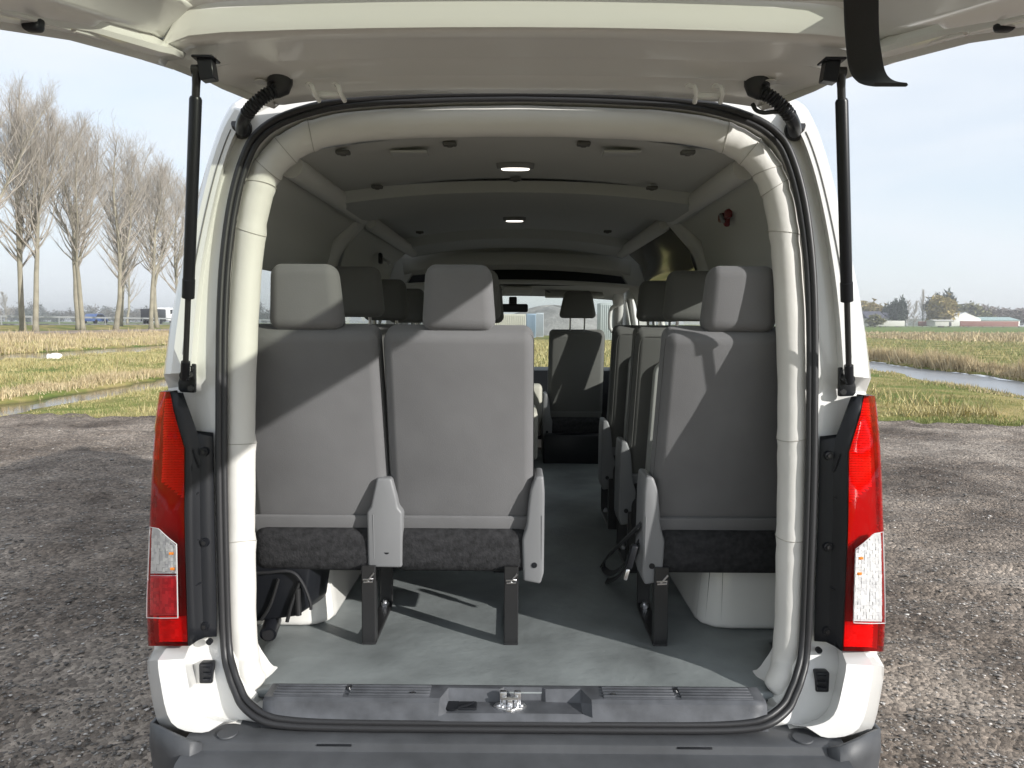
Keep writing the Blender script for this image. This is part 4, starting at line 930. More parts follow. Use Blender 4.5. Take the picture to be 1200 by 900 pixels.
# ================================================================== GRASS AND REEDS
def blades(n, xf, yf, hmin, hmax, w, cols, lean=.5, keep=None):
    y = yf(n)
    if isinstance(xf, tuple): x = xf[1] + xf[2] * rng.standard_normal(n) + .1 * (np.clip(y, 0, 70) - 21) - wob(y)
    else: x = xf(n)
    if keep is not None: k = keep(x, y); x = x[k]; y = y[k]; n = len(x)
    z = land(x, y); ok = z > -.11; x, y, z = x[ok], y[ok], z[ok]; n = len(x)
    h = rng.uniform(hmin, hmax, n) * np.clip(.75 + 1.5 * vnoise(x, y, 1.3, 31) + 1.0 * vnoise(x, y, .4, 32), .25, 1.7); a = rng.uniform(0, 2 * np.pi, n); ww = w * rng.uniform(.5, 1.3, n) * (1 + np.hypot(x, y) / 60)
    dx = np.cos(a) * ww; dy = np.sin(a) * ww; b = rng.uniform(0, 2 * np.pi, n); l = lean * h * rng.uniform(.1, 1, n)
    base = np.stack([x, y, z - .02], -1); d = np.stack([dx, dy, 0 * dx], -1)
    tip = base + np.stack([np.cos(b) * l, np.sin(b) * l, h], -1)
    Vv = np.stack([base - d, base + d, tip], 1).reshape(-1, 3); Fc = np.arange(3 * n).reshape(-1, 3)
    ci = rng.integers(0, len(cols), n); cc = np.array(cols)[ci] * rng.uniform(.75, 1.25, (n, 1)); return Vv, Fc, np.repeat(cc, 3, 0)
def merge(parts):
    Vs, Fs, Cs = [], [], []; o = 0
    for v_, f_, c_ in parts: Vs.append(v_); Fs.append(f_ + o); Cs.append(c_); o += len(v_)
    return np.concatenate(Vs), np.concatenate(Fs), np.concatenate(Cs)
def attrmat(name, rough=.9, trans=.0):
    m = mat(name, (.2, .2, .1), rough, spec=.15); N, L = nodes(m); a = N.new('ShaderNodeAttribute'); a.attribute_name = 'Col'; L.new(a.outputs['Color'], N['Principled BSDF'].inputs['Base Color']); return m
bm_ = attrmat('grass_blades')
GREEN = [(.16, .20, .06), (.21, .24, .085), (.28, .28, .12)]; STRAW = [(.44, .37, .18), (.38, .32, .14), (.50, .44, .24)]; REED = [(.48, .385, .235), (.40, .31, .18), (.53, .44, .28)]
U = lambda a, b: (lambda n: rng.uniform(a, b, n))
def U2(a, b): return lambda n: a + (b - a) * rng.random(n) ** 1.6
def patch(seed, s, thr): return lambda x, y: vnoise(x, y, s, seed) > thr
lg = lambda x, y: (x / (y + 2.03) > -.86) & (x / (y + 2.03) < -.28)
rg = lambda x, y: (x / (y + 2.03) < .84) & (x / (y + 2.03) > .34)
parts = [
 blades(70000, U(-9.0, -4), U2(11.1, 20), .02, .07, .006, GREEN + [STRAW[0]], keep=lambda x, y: lg(x, y)),
 blades(26000, U(-9.0, -4), U2(11.2, 20), .04, .10, .006, STRAW, 1.0, keep=lambda x, y: lg(x, y) & (vnoise(x, y, .8, 21) > .0)),
 blades(90000, U(-21.6, -11.2), U2(14, 60), .05, .16, .008, GREEN + STRAW[:2], .7, keep=lg),
 blades(60000, U(-21.6, -11.2), U2(14, 60), .08, .24, .008, STRAW, .9, keep=lambda x, y: lg(x, y) & (vnoise(x, y, 2.2, 22) > -.08)),
 blades(50000, U(5, 14), U2(11.1, 30), .02, .075, .006, GREEN, keep=rg),
 blades(16000, U(5, 14), U2(11.2, 30), .03, .09, .006, STRAW, .8, keep=lambda x, y: rg(x, y) & (vnoise(x, y, 1.1, 23) > .08)),
 blades(60000, U(16.2, 60), U2(20, 110), .06, .2, .012, GREEN + STRAW[:1], .7, keep=rg),
 blades(30000, U(16.2, 60), U2(20, 110), .1, .3, .012, STRAW, .9, keep=lambda x, y: rg(x, y) & (vnoise(x, y * .5, 3, 24) > .0)),
 blades(40000, U(-7, 9), U2(12, 75), .06, .3, .014, STRAW, .8),
]
v_, f_, c_ = merge(parts); tag(link('grass', npmesh('grass', v_, f_, bm_, False, c_)), 'short green and straw coloured winter grass covering the meadow', 'grass', kind='stuff')
def bank(c, s): return ('bank', c, s)
def bandx(c, s): return lambda n: c + s * rng.standard_normal(n)
parts = [
 blades(26000, bandx(-11.75, .3), U2(12, 50), .10, .32, .010, REED, .7, keep=lg),
 blades(2500, bandx(-9.0, .2), U2(11.5, 30), .04, .14, .008, STRAW, .8, keep=lg),
 blades(12000, bandx(-21.3, .3), U2(30, 90), .06, .2, .014, STRAW, .7, keep=lg),
 blades(50000, bandx(-28.8, .9), U2(34, 130), .15, .5, .016, STRAW + REED, .5, keep=lg),
 blades(26000, bandx(-34.5, 1.2), U2(40, 140), .1, .5, .016, REED, .6, keep=lg),
 blades(7000, bank(12.4, .3), U2(11.5, 50), .04, .15, .010, REED + STRAW, .7, keep=rg),
 blades(46000, bank(16.75, .34), U2(16, 90), .20, .55, .012, REED, .6, keep=rg),
 blades(22000, U(45, 110), bandx(92, 9), .2, .6, .03, REED, .5, keep=rg),
 blades(16000, U(60, 140), bandx(128, 5), .15, .45, .04, REED, .5, keep=rg),
]
v_, f_, c_ = merge(parts); tag(link('dry_reeds', npmesh('dry_reeds', v_, f_, bm_, False, c_)), 'dry straw coloured reeds and sedge along the ditch and stream banks', 'reeds', kind='stuff')
# thin melting ice at the far edge of the stream
ice = mat('ice_edge', (.82, .84, .86), .35)
V = []; Fc = []
for k in range(60):
    y = 22 + k * .75; 
    if rng.random() < .35: continue
    x = 15.85 + .1 * (y - 21) - wob(np.array(y)) * 1 + rng.uniform(-.1, .1); w_ = rng.uniform(.05, .16); l_ = rng.uniform(.2, .6); b = len(V)
    for t in np.linspace(0, 2 * np.pi, 9)[:-1]: V.append((x + w_ * math.cos(t) * rng.uniform(.7, 1.2), y + l_ * math.sin(t), -.108))
    V.append((x, y, -.08))
    for j in range(8): Fc.append((b + j, b + (j + 1) % 8, b + 8))
me = bpy.data.meshes.new('ice_edge'); me.from_pydata(V, [], Fc); me.materials.append(ice); tag(link('ice_edge', me), 'thin white ice flakes along the far bank of the stream', 'ice', kind='stuff')

# loose stones on the gravel
n = 30000
rr_ = rng.random(n); side = rng.random(n) < .5
d = 2.2 + 9.5 * rng.random(n) ** 1.5; ratio = np.where(side, rng.uniform(-.80, -.40, n), rng.uniform(.40, .80, n))
sxs = ratio * d; sys_ = d - 2.03; k = (np.abs(sxs) > .95) & (sys_ < 10.9); sxs, sys_ = sxs[k], sys_[k]; n = len(sxs)
sz = rng.lognormal(-5.25, .45, n).clip(.0025, .024)
oc = np.array([(1,0,0),(0,1,0),(-1,0,0),(0,-1,0),(0,0,.7),(0,0,-.5),(.6,.6,.35),(-.6,.6,.3),(-.6,-.6,.35),(.6,-.6,.3)], float)
tri = np.array([(0,6,4),(6,1,4),(1,7,4),(7,2,4),(2,8,4),(8,3,4),(3,9,4),(9,0,4),(0,5,6),(6,5,1),(1,5,7),(7,5,2),(2,5,8),(8,5,3),(3,5,9),(9,5,0)])
ang = rng.uniform(0, 6.28, n); ca, sa = np.cos(ang), np.sin(ang)
vv = oc[None] * rng.uniform(.65, 1.3, (n, 10, 3)) * sz[:, None, None] * np.stack([rng.uniform(.8, 1.5, n), np.ones(n), rng.uniform(.5, .9, n)], -1)[:, None]
X_ = vv[..., 0] * ca[:, None] - vv[..., 1] * sa[:, None]; Y_ = vv[..., 0] * sa[:, None] + vv[..., 1] * ca[:, None]
vv = np.stack([X_ + sxs[:, None], Y_ + sys_[:, None], vv[..., 2] + (gravel_h(sxs, sys_) + sz * .15)[:, None]], -1).reshape(-1, 3)
ff = (tri[None] + (np.arange(n) * 10)[:, None, None]).reshape(-1, 3)
tone = rng.choice([.12, .2, .28, .40, .60], n, p=[.3, .3, .2, .14, .06])[:, None] * np.array([[1, .94, .88]]) * rng.uniform(.85, 1.15, (n, 1))
tag(link('gravel_stones', npmesh('gravel_stones', vv, ff, attrmat('stone', .8), False, np.repeat(tone, 10, 0))), 'loose grey and pale stones scattered over the gravel lot', 'stones', kind='stuff')

# ================================================================== BARE TREES
def segs_mesh(P0, P1, R0, R1, k):
    P0, P1 = np.asarray(P0), np.asarray(P1); R0, R1 = np.asarray(R0), np.asarray(R1); n = len(P0)
    t = P1 - P0; t /= np.linalg.norm(t, axis=1, keepdims=True) + 1e-9
    ref = np.where(np.abs(t[:, 2:3]) < .9, np.array([[0, 0, 1.]]), np.array([[1., 0, 0]])); a = np.cross(t, ref); a /= np.linalg.norm(a, axis=1, keepdims=True); b = np.cross(t, a)
    th = np.arange(k) * 2 * np.pi / k; cs = np.cos(th)[None, :, None]; sn = np.sin(th)[None, :, None]
    ring_ = a[:, None] * cs + b[:, None] * sn
    lo = P0[:, None] + ring_ * R0[:, None, None]; hi = P1[:, None] + ring_ * R1[:, None, None]
    V = np.concatenate([lo, hi], 1).reshape(-1, 3); base = (np.arange(n) * 2 * k)[:, None]
    j = np.arange(k); Fc = np.stack([base + j, base + (j + 1) % k, base + k + (j + 1) % k, base + k + j], -1).reshape(-1, 4)
    return V, Fc
def grow(H, seed, first=.22, nl=46, fork=0, spread=.42, twig=1.0, tw_r=.011, upright=.72, leaders=0):
    r = np.random.default_rng(seed); trunkP = []; segs = []; tw = []
    axes = []
    def axis(p, d, L_, r0, lean):
        pts = [np.array(p, float)]; d = np.array(d, float)
        for i in range(12):
            d = d + r.normal(0, .045, 3); d[2] = abs(d[2]) + .06; d /= np.linalg.norm(d); pts.append(pts[-1] + d * L_ / 12)
        return pts, [r0 * (1 - i / 12) ** .85 + .012 for i in range(13)]
    axes.append(axis((0, 0, 0), (r.normal(0, .03), r.normal(0, .03), 1), H, H * .0115, 0))
    if fork:
        pts, rad = axes[0]; a = r.uniform(0, 6.28); axes.append(axis(pts[3], (.22 * math.cos(a), .22 * math.sin(a), 1), H * .72, rad[3] * .75, 0))
    for q in range(leaders):
        pts, rad = axes[q % len(axes)]; i = int(r.integers(3, 6)) if pts is axes[0][0] else int(r.integers(2, 5)); a = q * 2.4 + r.uniform(-.5, .5); k_ = r.uniform(.40, .60)
        axes.append(axis(pts[i], (k_ * math.cos(a), k_ * math.sin(a), 1), (H * .97 - pts[i][2]) * r.uniform(.72, .98), rad[i] * .55, 0))
    for pts, rad in axes:
        m = len(pts) - 1; Lx = sum(np.linalg.norm(pts[i+1] - pts[i]) for i in range(m)); n_l = int(nl * Lx / H)
        for q in range(n_l):
            t = first + (0.97 - first) * (q + r.random()) / n_l if pts is axes[0][0] else .08 + .9 * (q + r.random()) / n_l
            i = min(int(t * m), m - 1); f_ = t * m - i; p = pts[i] * (1 - f_) + pts[i+1] * f_; rr0 = (rad[i] * (1 - f_) + rad[i+1] * f_)
            a = r.uniform(0, 6.28); rel = (t - first) / (1 - first)
            Lb = H * spread * (1 - .78 * max(rel, 0)) * r.uniform(.55, 1.05); up = upright + .5 * rel
            d = np.array([math.cos(a), math.sin(a), up * r.uniform(.7, 1.2)]); d /= np.linalg.norm(d)
            rb = min(rr0 * .62, .012 + Lb * .0125); cur = p.copy(); nb = 6
            for s_ in range(nb):
                d2 = d + r.normal(0, .07, 3); d2[2] += .13; d2 /= np.linalg.norm(d2); nxt = cur + d2 * Lb / nb
                r0 = rb * (1 - s_ / nb) + .008; r1 = rb * (1 - (s_ + 1) / nb) + .008; segs.append((cur, nxt, r0, r1)); d = d2
                for k_ in range(int(r.integers(2, 4) * twig)):
                    tt = r.random(); o_ = cur + (nxt - cur) * tt; a2 = r.uniform(0, 6.28)
                    dd = d2 * .9 + np.array([math.cos(a2), math.sin(a2), .35]) * r.uniform(.4, .9); dd /= np.linalg.norm(dd); lt = r.uniform(.5, 1.5) * H / 20 * (1.1 - .5 * s_ / nb)
                    mid_ = o_ + dd * lt * .5; dd = dd + r.normal(0, .12, 3) + np.array([0, 0, .18]); dd /= np.linalg.norm(dd); en = mid_ + dd * lt * .5
                    tw.append((o_, mid_, tw_r, tw_r * .8)); tw.append((mid_, en, tw_r * .8, tw_r * .4))
                    for _ in range(2):
                        a3 = r.uniform(0, 6.28); de = dd * .9 + np.array([math.cos(a3), math.sin(a3), .3]) * .6; de /= np.linalg.norm(de); s0 = o_ + (en - o_) * r.uniform(.3, .9); tw.append((s0, s0 + de * lt * .45, tw_r * .7, tw_r * .35))
                cur = nxt
    return axes, segs, tw
bark = mat('poplar_bark', (.27, .245, .185), .9, bump=(7, .6, .03), var=(1.2, .25)); twigm = mat('twig_bark', (.37, .33, .285), .9)
def crown_mesh(name, segs, tw):
    v1, f1 = segs_mesh([s[0] for s in segs], [s[1] for s in segs], [s[2] for s in segs], [s[3] for s in segs], 4)
    v2, f2 = segs_mesh([s[0] for s in tw], [s[1] for s in tw], [s[2] for s in tw], [s[3] for s in tw], 3)
    return npmesh(name, np.concatenate([v1, v2]), np.concatenate([f1, f2 + len(v1)]), twigm)
def trunk_mesh(axes):
    bm = bmesh.new()
    for pts, rad in axes:
        p = cr([Vector(x) for x in pts], 2); rr = np.interp(np.linspace(0, 12, len(p)), range(13), rad)
        if pts is axes[0][0]: rr[0] *= 1.35
        addtube(bm, p, 1.0, 9, scale=list(rr))
    me = bpy.data.meshes.new('trunk'); bmesh.ops.recalc_face_normals(bm, faces=bm.faces); bm.to_mesh(me); bm.free(); me.materials.append(bark); me.shade_smooth(); return me
protos = []
for sd, fk, first in ((1, 0, .30), (2, 1, .25), (3, 0, .22), (4, 1, .30)):
    ax, sg, tw = grow(20, sd, first=first, fork=fk, nl=46, spread=.30, twig=1.0, tw_r=.008, upright=1.0, leaders=6)
    protos.append((trunk_mesh(ax), crown_mesh('branches', sg, tw)))
def place_tree(name, k, px, d, H, label, group=None, rot=0., pr=None, base=20, cat='tree', sx=1.):
    Y = d - 2.03; X = P(px, 380, Y).x
    e_ = empty(name, (X, Y, float(land(X, Y)) - .05)); e_.rotation_euler.z = rot; s_ = H / base; e_.scale = (s_ * sx, s_ * sx, s_)
    t, c = (pr or protos)[k]; link('trunk', t, e_); link('crown', c, e_); tag(e_, label, cat, group); return e_
G = 'bare poplars along the road'
for k, px, d, H, rot, sx, lab in [
    (1, 27, 65, 20.0, .3, 1, 'tall bare poplar with a straight trunk, left trunk of the first close pair'),
    (0, 41.5, 63, 19.2, 2.0, 1, 'tall bare poplar with a kinked pale trunk, right trunk of the first close pair'),
    (3, 92, 74, 19.6, 4.1, 1, 'bare poplar with a forked crown, left trunk of the second crossing pair'),
    (0, 97, 72, 19.0, 5.2, 1, 'bare leaning poplar, right trunk of the second crossing pair'),
    (2, 135.5, 77, 19.3, 1.0, 1.1, 'bare poplar with a single pale trunk standing between the two pairs and the truck'),
    (1, 141, 92, 19.5, 2.6, 1, 'bare poplar half hidden right behind the single pale trunk'),
    (0, 177, 88, 19.4, .9, 1.05, 'bare poplar standing in front of the parked truck'),
    (3, 184, 95, 19.6, 3.3, 1.05, 'bare poplar just right of the truck, nearest the van pillar'),
    (2, 214, 104, 19.8, 5.0, 1.05, 'bare poplar top showing beside the left gas strut of the van'),
    (3, -12, 58, 19.6, 1.2, 1.1, 'bare poplar at the picture edge whose twigs reach in from the left'),
    (2, 149, 170, 20, 2.2, 1.1, 'small distant bare tree beyond the road between the poplar trunks'),
]: place_tree('bare_poplar', k, px, d, H, lab, G, rot, sx=sx)

# bushier small trees for the far side
rprot = []
for sd, up in ((11, .55), (12, 1.0)):
    ax, sg, tw = grow(10, sd, first=.12, nl=34, spread=.5, twig=1.6, tw_r=.03, upright=up)
    rprot.append((trunk_mesh(ax), crown_mesh('branches', sg, tw)))
place_tree('oak', 0, 7, 330, 12.5, 'broad rounded bare tree on the skyline left of the first poplar pair', None, 0, rprot, 10, sx=1.2)
def leafcloud(name, seed, n, size, cols, shape=(1, 1, 1), low=.0):
    r = np.random.default_rng(seed); cl = r.normal(0, 1, (26, 3)); cl /= np.linalg.norm(cl, axis=1, keepdims=True); cl *= r.uniform(.45, .9, (26, 1)) 
    c = cl[r.integers(0, 26, n)] + r.normal(0, .17, (n, 3)); 
    a = r.normal(0, size, (n, 3)); b = r.normal(0, size, (n, 3)); c = c * np.array(shape); 
    V = np.stack([c, c + a, c + b], 1).reshape(-1, 3); cc = np.array(cols)[r.integers(0, len(cols), n)] * r.uniform(.7, 1.3, (n, 1))
    return npmesh(name, V, np.arange(3 * n).reshape(-1, 3), attrmat(name + '_leaves', .9), False, np.repeat(cc, 3, 0))
def bushy(name, px, d, w, h, label, mesh_, cat='tree', trunk=True):
    Y = d - 2.03; X = P(px, 380, Y).x; z = float(land(X, Y)); e_ = empty(name, (X, Y, z)); tag(e_, label, cat)
    c = link('crown', mesh_, e_); c.location = (0, 0, h * .56); c.scale = (w / 2, w / 2, h * .46)
    bm = bmesh.new(); addtube(bm, [Vector((0, 0, -.3)), Vector((.05, 0, h * .3)), Vector((0, .05, h * .6))], .25, 8, scale=[1, .8, .4]); frombm('trunk', bm, bark, e_); return e_
dk = leafcloud('evergreen', 1, 2600, .16, [(.045, .06, .045), (.06, .075, .055)]); yl = leafcloud('willow', 2, 2600, .15, [(.30, .24, .09), (.36, .28, .12)]); br = leafcloud('bare_twigs', 3, 2200, .10, [(.17, .14, .13), (.22, .18, .17)])
ol = leafcloud('olive', 4, 2200, .14, [(.20, .19, .08), (.16, .15, .08)])
HD = 250
bushy('willow_tree', 1016, HD + 25, 11, 8.6, 'tawny willow behind the dark roofed house beside the van', yl)
bushy('willow_tree', 1031, HD + 25, 9, 7.2, 'low tawny willow between the first willow and the small spruce', yl)
bushy('spruce_tree', 1038, HD + 15, 2.6, 7.6, 'small pointed dark conifer behind the dark roof', dk)
bushy('evergreen_tree', 1052, HD - 4, 5.2, 9.0, 'rounded dark green tree rising over the dark roofed house', dk)
bushy('pine_tree', 1103, HD + 10, 9.0, 11.4, 'dark pine crown standing behind the yellow willow', dk)
bushy('willow_tree', 1104, HD - 5, 8.6, 9.4, 'yellow willow with a rounded crown left of the white barn', yl)
bushy('garden_shrub', 1025, HD - 25, 5, 3.6, 'olive shrub at the corner of the dark roofed house', ol, 'shrub')
place_tree('bare_tree', 1, 1081, HD, 11.6, 'tall slim bare tree left of the yellow willow', None, .5, rprot, 10, sx=.75)
for i, (px, dd, H, lab) in enumerate([(1063, 8, 8.6, 'bare pale tree beside the rounded dark green tree'), (1071, -6, 8.0, 'bushy bare tree between the pale tree and the tall slim one'), (1092, 16, 7.4, 'low bare tree between the tall slim tree and the yellow willow')]):
    place_tree('bare_tree', 0, px, HD + dd, H, lab, None, i * 1.3, rprot, 10)
for px, w, h, mh, lab in ((1135, 13, 8.6, ol, 'broad olive brown tree behind the white barn'), (1152, 7, 8.4, br, 'bare tree behind the join of barn and greenhouse'), (1163, 9, 7.6, br, 'bare tree behind the middle of the long greenhouse'), (1176, 9, 7.2, br, 'low bare tree behind the right half of the greenhouse'), (1194, 12, 7.0, br, 'bare bushy tree at the right edge beyond the greenhouse'), (1212, 12, 8, br, 'bare bushy tree just beyond the greenhouse end')):
    bushy('bare_tree', px, HD + 40, w, h, lab, mh)
# far wood along the left skyline
ts = []
r = np.random.default_rng(9)
for i in range(150):
    d = r.uniform(360, 480); px = r.uniform(-260, 330); X = P(px, 380, d - 2.03).x; h = r.uniform(4.5, 9.5) * (1.25 if i % 9 == 0 else 1); w_ = r.uniform(3, 7); n = 420
    cl = r.normal(0, 1, (14, 3)); cl /= np.linalg.norm(cl, axis=1, keepdims=True); cl *= r.uniform(.3, .95, (14, 1)); c = cl[r.integers(0, 14, n)] + r.normal(0, .16, (n, 3))
    c = c * np.array([w_, w_, h * .5]) + np.array([X, d, .9 + h * .5]); a = r.normal(0, .42, (n, 3)); b = r.normal(0, .42, (n, 3))
    cc = np.array([[(.12, .115, .11), (.16, .145, .13), (.09, .10, .09)][i % 3]]) * r.uniform(.8, 1.2, (n, 1))
    ts.append((np.stack([c, c + a, c + b], 1).reshape(-1, 3), np.arange(3 * n).reshape(-1, 3), np.repeat(cc, 3, 0)))
v_, f_, c_ = merge(ts); tag(link('distant_wood', npmesh('distant_wood', v_, f_, attrmat('distant_twigs'), False, c_)), 'hazy bare wood along the left skyline beyond the road', 'wood', kind='stuff')

# ================================================================== FAR BUILDINGS
roofd = mat('dark_roof_tiles', (.075, .075, .10), .8, var=(3, .2)); wallp = mat('pale_render', (.55, .54, .50), .8); brick = mat('red_brick', (.26, .12, .10), .85, var=(5, .2)); whitew = mat('white_cladding', (.78, .77, .74), .6); teal = mat('green_roof_glass', (.30, .42, .40), .4); dkm = mat('dark_opening', (.03, .03, .035), .4)
def gable(name, px0, px1, d, y_eave, y_ridge, label, wm_, rm_, depth=9, cat='house', ridge_along=True, base=379.8, wins=0, door=False):
    Y = d - 2.03; a = P(px0, base, Y); b = P(px1, base, Y); zb = min(a.z, b.z) - .6; ze = P((px0+px1)/2, y_eave, Y).z; zr = P((px0+px1)/2, y_ridge, Y).z; W = b.x - a.x
    e_ = empty(name, ((a.x + b.x) / 2, Y, zb)); tag(e_, label, cat); h = ze - zb; hr_ = zr - zb
    w = box('wall', (0, depth / 2, h / 2), (W, depth, h), wm_, e_, 0.01)
    ov = .35
    if ridge_along: vs = [(-W/2-ov, -ov, h), (W/2+ov, -ov, h), (W/2+ov, depth/2, hr_), (-W/2-ov, depth/2, hr_), (-W/2-ov, depth+ov, h), (W/2+ov, depth+ov, h)]; fs = [(0,1,2,3), (3,2,5,4), (0,3,4), (1,5,2), (0,4,5,1)]
    else: vs = [(-W/2-.1, -.02, h), (W/2+.1, -.02, h), (0, -.02, hr_), (-W/2-.1, depth, h), (W/2+.1, depth, h), (0, depth, hr_)]; fs = [(0,1,2), (1,4,5,2), (0,2,5,3), (3,5,4), (0,3,4,1)]
    mesh('roof', vs, fs, rm_, e_, False)
    for i in range(wins): box('window', (-W/2 + W * (i + .5) / wins, -.01, h * .55), (W / wins * .4, .06, h * .42), dkm, e_, .005)
    if door: box('door', (W * .3, -.01, h * .4), (W * .12, .07, h * .8), dkm, e_, .005)
    return e_
gable('farmhouse', 1017, 1037, HD - 8, 373, 364.5, 'low house with a long dark tiled roof and a pale dormer beside the van', wallp, roofd, 9, wins=4)
gable('farmhouse', 1042, 1062, HD - 2, 373, 366, 'dark roofed house below the rounded dark green tree', wallp, roofd, 9, wins=3)
gable('farm_shed', 1096, 1118, HD - 16, 376, 374.5, 'low cream shed in front of the yellow willow', wallp, wallp, 5, 'shed', door=True)
gable('barn', 1112, 1149, HD, 373.5, 366.2, 'white gabled barn left of the long greenhouse', whitew, whitew, 26, 'barn', False, door=False)
gable('barn', 1106, 1124, HD + 30, 371, 364.5, 'dark roofed barn half hidden behind the white gabled barn', wallp, roofd, 12, 'barn')
gable('greenhouse', 1146, 1195, HD + 4, 375.5, 371.3, 'long low greenhouse with a pale green roof at the right', whitew, teal, 12, 'greenhouse', wins=8)
def lowwall(name, px0, px1, d, y0, y1, m, label, cat='wall', th=.4):
    Y = d - 2.03; a = P(px0, y1, Y); b = P(px1, y1, Y); t = P((px0+px1)/2, y0, Y).z; zb = a.z - .5
    o = box(name, (0, 0, (t - zb) / 2), (b.x - a.x, th, t - zb), m, None, .02); o.location = ((a.x + b.x) / 2, Y, zb); tag(o, label, cat); return o
lowwall('brick_wall', 1125, 1193, HD - 10, 376.4, 380.6, brick, 'long low red brick wall in front of the barn and greenhouse')
lowwall('brick_wall', 1076, 1092, HD - 10, 376.8, 380.2, brick, 'short red brick wall below the tall slim bare tree')
lowwall('hedge_wall', 1028, 1060, HD - 18, 375.8, 380.2, wallp, 'pale garden wall in front of the dark roofed houses')
# traffic on the road
bl = mat('blue_paint', (.07, .12, .28), .3, coat=.5); tw_ = mat('truck_white', (.8, .8, .8), .35)
Yc = 112.; car = empty('blue_car', (-62.5, Yc, 1.33)); tag(car, 'blue car driving behind the guard rail between the poplar trunks', 'car')
pl = [(-2.1,.35),(-2.1,.85),(-1.5,.98),(-.9,1.45),(.6,1.48),(1.4,1.0),(2.1,.85),(2.15,.35)]
bm = bmesh.new(); addprism(bm, [Vector((.85, y, z)) for y, z in pl], [Vector((-.85, y, z)) for y, z in pl], .06, 2); frombm('body', bm, bl, car)
pl = [(-1.3,1.0),(-.85,1.38),(.5,1.40),(1.15,1.02)]; bm = bmesh.new(); addprism(bm, [Vector((.865, y, z)) for y, z in pl], [Vector((-.865, y, z)) for y, z in pl], .01); frombm('window', bm, dkm, car)
for y in (-1.3, 1.35):
    for x in (-.8, .8): bm = bmesh.new(); addtube(bm, [Vector((x - .1, y, .32)), Vector((x + .1, y, .32))], .32, 16); frombm('wheel', bm, M['rubber'], car)
Yt = 118.; tr = empty('flatbed_truck', (-57.2, Yt, 1.33)); tr.rotation_euler.z = 0; tag(tr, 'parked truck with a dark load bed and white and blue cab beyond the poplars', 'truck')
box('load_bed', (0, 1.2, 1.35), (2.3, 3.6, 1.9), dkm, tr, .05); box('chassis', (0, 2.5, .6), (1.0, 7.2, .3), dkm, tr, .02)
box('cab', (0, 5.2, 1.55), (2.2, 2.4, 2.1), tw_, tr, .12, 3); box('window', (1.08, 5.3, 1.95), (.08, 1.3, .7), dkm, tr, .02); box('door', (1.09, 6.2, 1.4), (.08, .8, 1.5), bl, tr, .03)
for y in (.3, 1.5, 5.4):
    for x in (-.95, .95): bm = bmesh.new(); addtube(bm, [Vector((x - .15, y, .48)), Vector((x + .15, y, .48))], .48, 16); frombm('wheel', bm, M['rubber'], tr)
# white bird at the second ditch
wf = mat('white_feathers', (.85, .85, .84), .8, bump=(20, .2, .01)); q = PZ(65, 423, -.13)
sw = empty('white_swan', q); tag(sw, 'white swan resting with its head down at the second ditch', 'swan'); sw.rotation_euler.z = R(25); sw.scale = (.66, .66, 1.0)
bm = bmesh.new(); bmesh.ops.create_uvsphere(bm, u_segments=20, v_segments=12, radius=1)
for v in bm.verts:
    x, y, z = v.co; x2 = x * .42; k = 1 - .45 * max(0, x) ** 2; v.co = Vector((x2, y * .20 * k, .19 + z * .17 * k + .06 * max(0, x) ** 2))
addtube(bm, cr([Vector((-.30, 0, .24)), Vector((-.42, -.03, .27)), Vector((-.47, -.06, .20)), Vector((-.44, -.1, .12)), Vector((-.40, -.12, .10))], 4), .05, 10, scale=list(np.linspace(1.3, .8, 17)))
body_s = frombm('body', bm, wf, sw, 80)
bm = bmesh.new(); bmesh.ops.create_uvsphere(bm, u_segments=14, v_segments=8, radius=1)
for v in bm.verts: v.co = Vector((.08 + v.co.x * .33, -.17 + v.co.y * .04, .22 + v.co.z * .10 + .06 * v.co.x))
frombm('wing', bm, wf, sw, 80)
bm = bmesh.new(); addtube(bm, [Vector((-.40, -.12, .10)), Vector((-.34, -.15, .06))], .025, 8, scale=[1, .5]); frombm('beak', bm, M['amber'], sw)
# yard beyond the windscreen
heap_m = mat('gravel_heap', (.26, .25, .24), .95, bump=(2, .8, .2), var=(.5, .25))
Yh = 118.; a = P(655, 379, Yh); bm = bmesh.new(); rr = 24; V = []; 
for i in range(11):
    for j in range(rr):
        t = i / 10; th = j * 2 * math.pi / rr; rad = (1 - t) * (12.5 + .9 * math.sin(3 * th) + .5 * math.sin(7 * th + 1)); V.append((a.x - 1 + rad * math.cos(th) * 1.0, Yh + rad * math.sin(th), -.3 + 4.7 * (1 - (1 - t) ** 1.9) + .2 * math.sin(5 * th + 4 * t)))
mesh_h = mesh('gravel_heap', V, [(i*rr+j, i*rr+(j+1) % rr, (i+1)*rr+(j+1) % rr, (i+1)*rr+j) for i in range(10) for j in range(rr)], heap_m); tag(mesh_h, 'grey heap of gravel seen through the windscreen', 'heap')
def crate(name, px0, px1, d, y0, m, label, cat, dep=2.5, ribs=8):
    Y = d - 2.03; a_ = P(px0, 380, Y); b_ = P(px1, 380, Y); t = P((px0+px1)/2, y0, Y).z; e_ = empty(name, ((a_.x + b_.x) / 2, Y, 0)); tag(e_, label, cat); W = b_.x - a_.x
    box('box_wall', (0, dep / 2, t / 2), (W, dep, t), m, e_, .03); bm = bmesh.new()
    for i in range(ribs): add_box(bm, (-W/2 + W * (i + .5) / ribs, -.03, t / 2), (W / ribs * .45, .06, t * .9), .01)
    frombm('ribs', bm, m, e_); return e_
crate('shipping_container', 617, 628, 92, 367.5, mat('container_blue', (.30, .38, .48), .5), 'blue shipping container seen through the windscreen below the mirror', 'container')
crate('shipping_container', 628, 637, 96, 366.5, mat('container_grey', (.45, .48, .52), .5), 'grey white container right of the blue one', 'container')
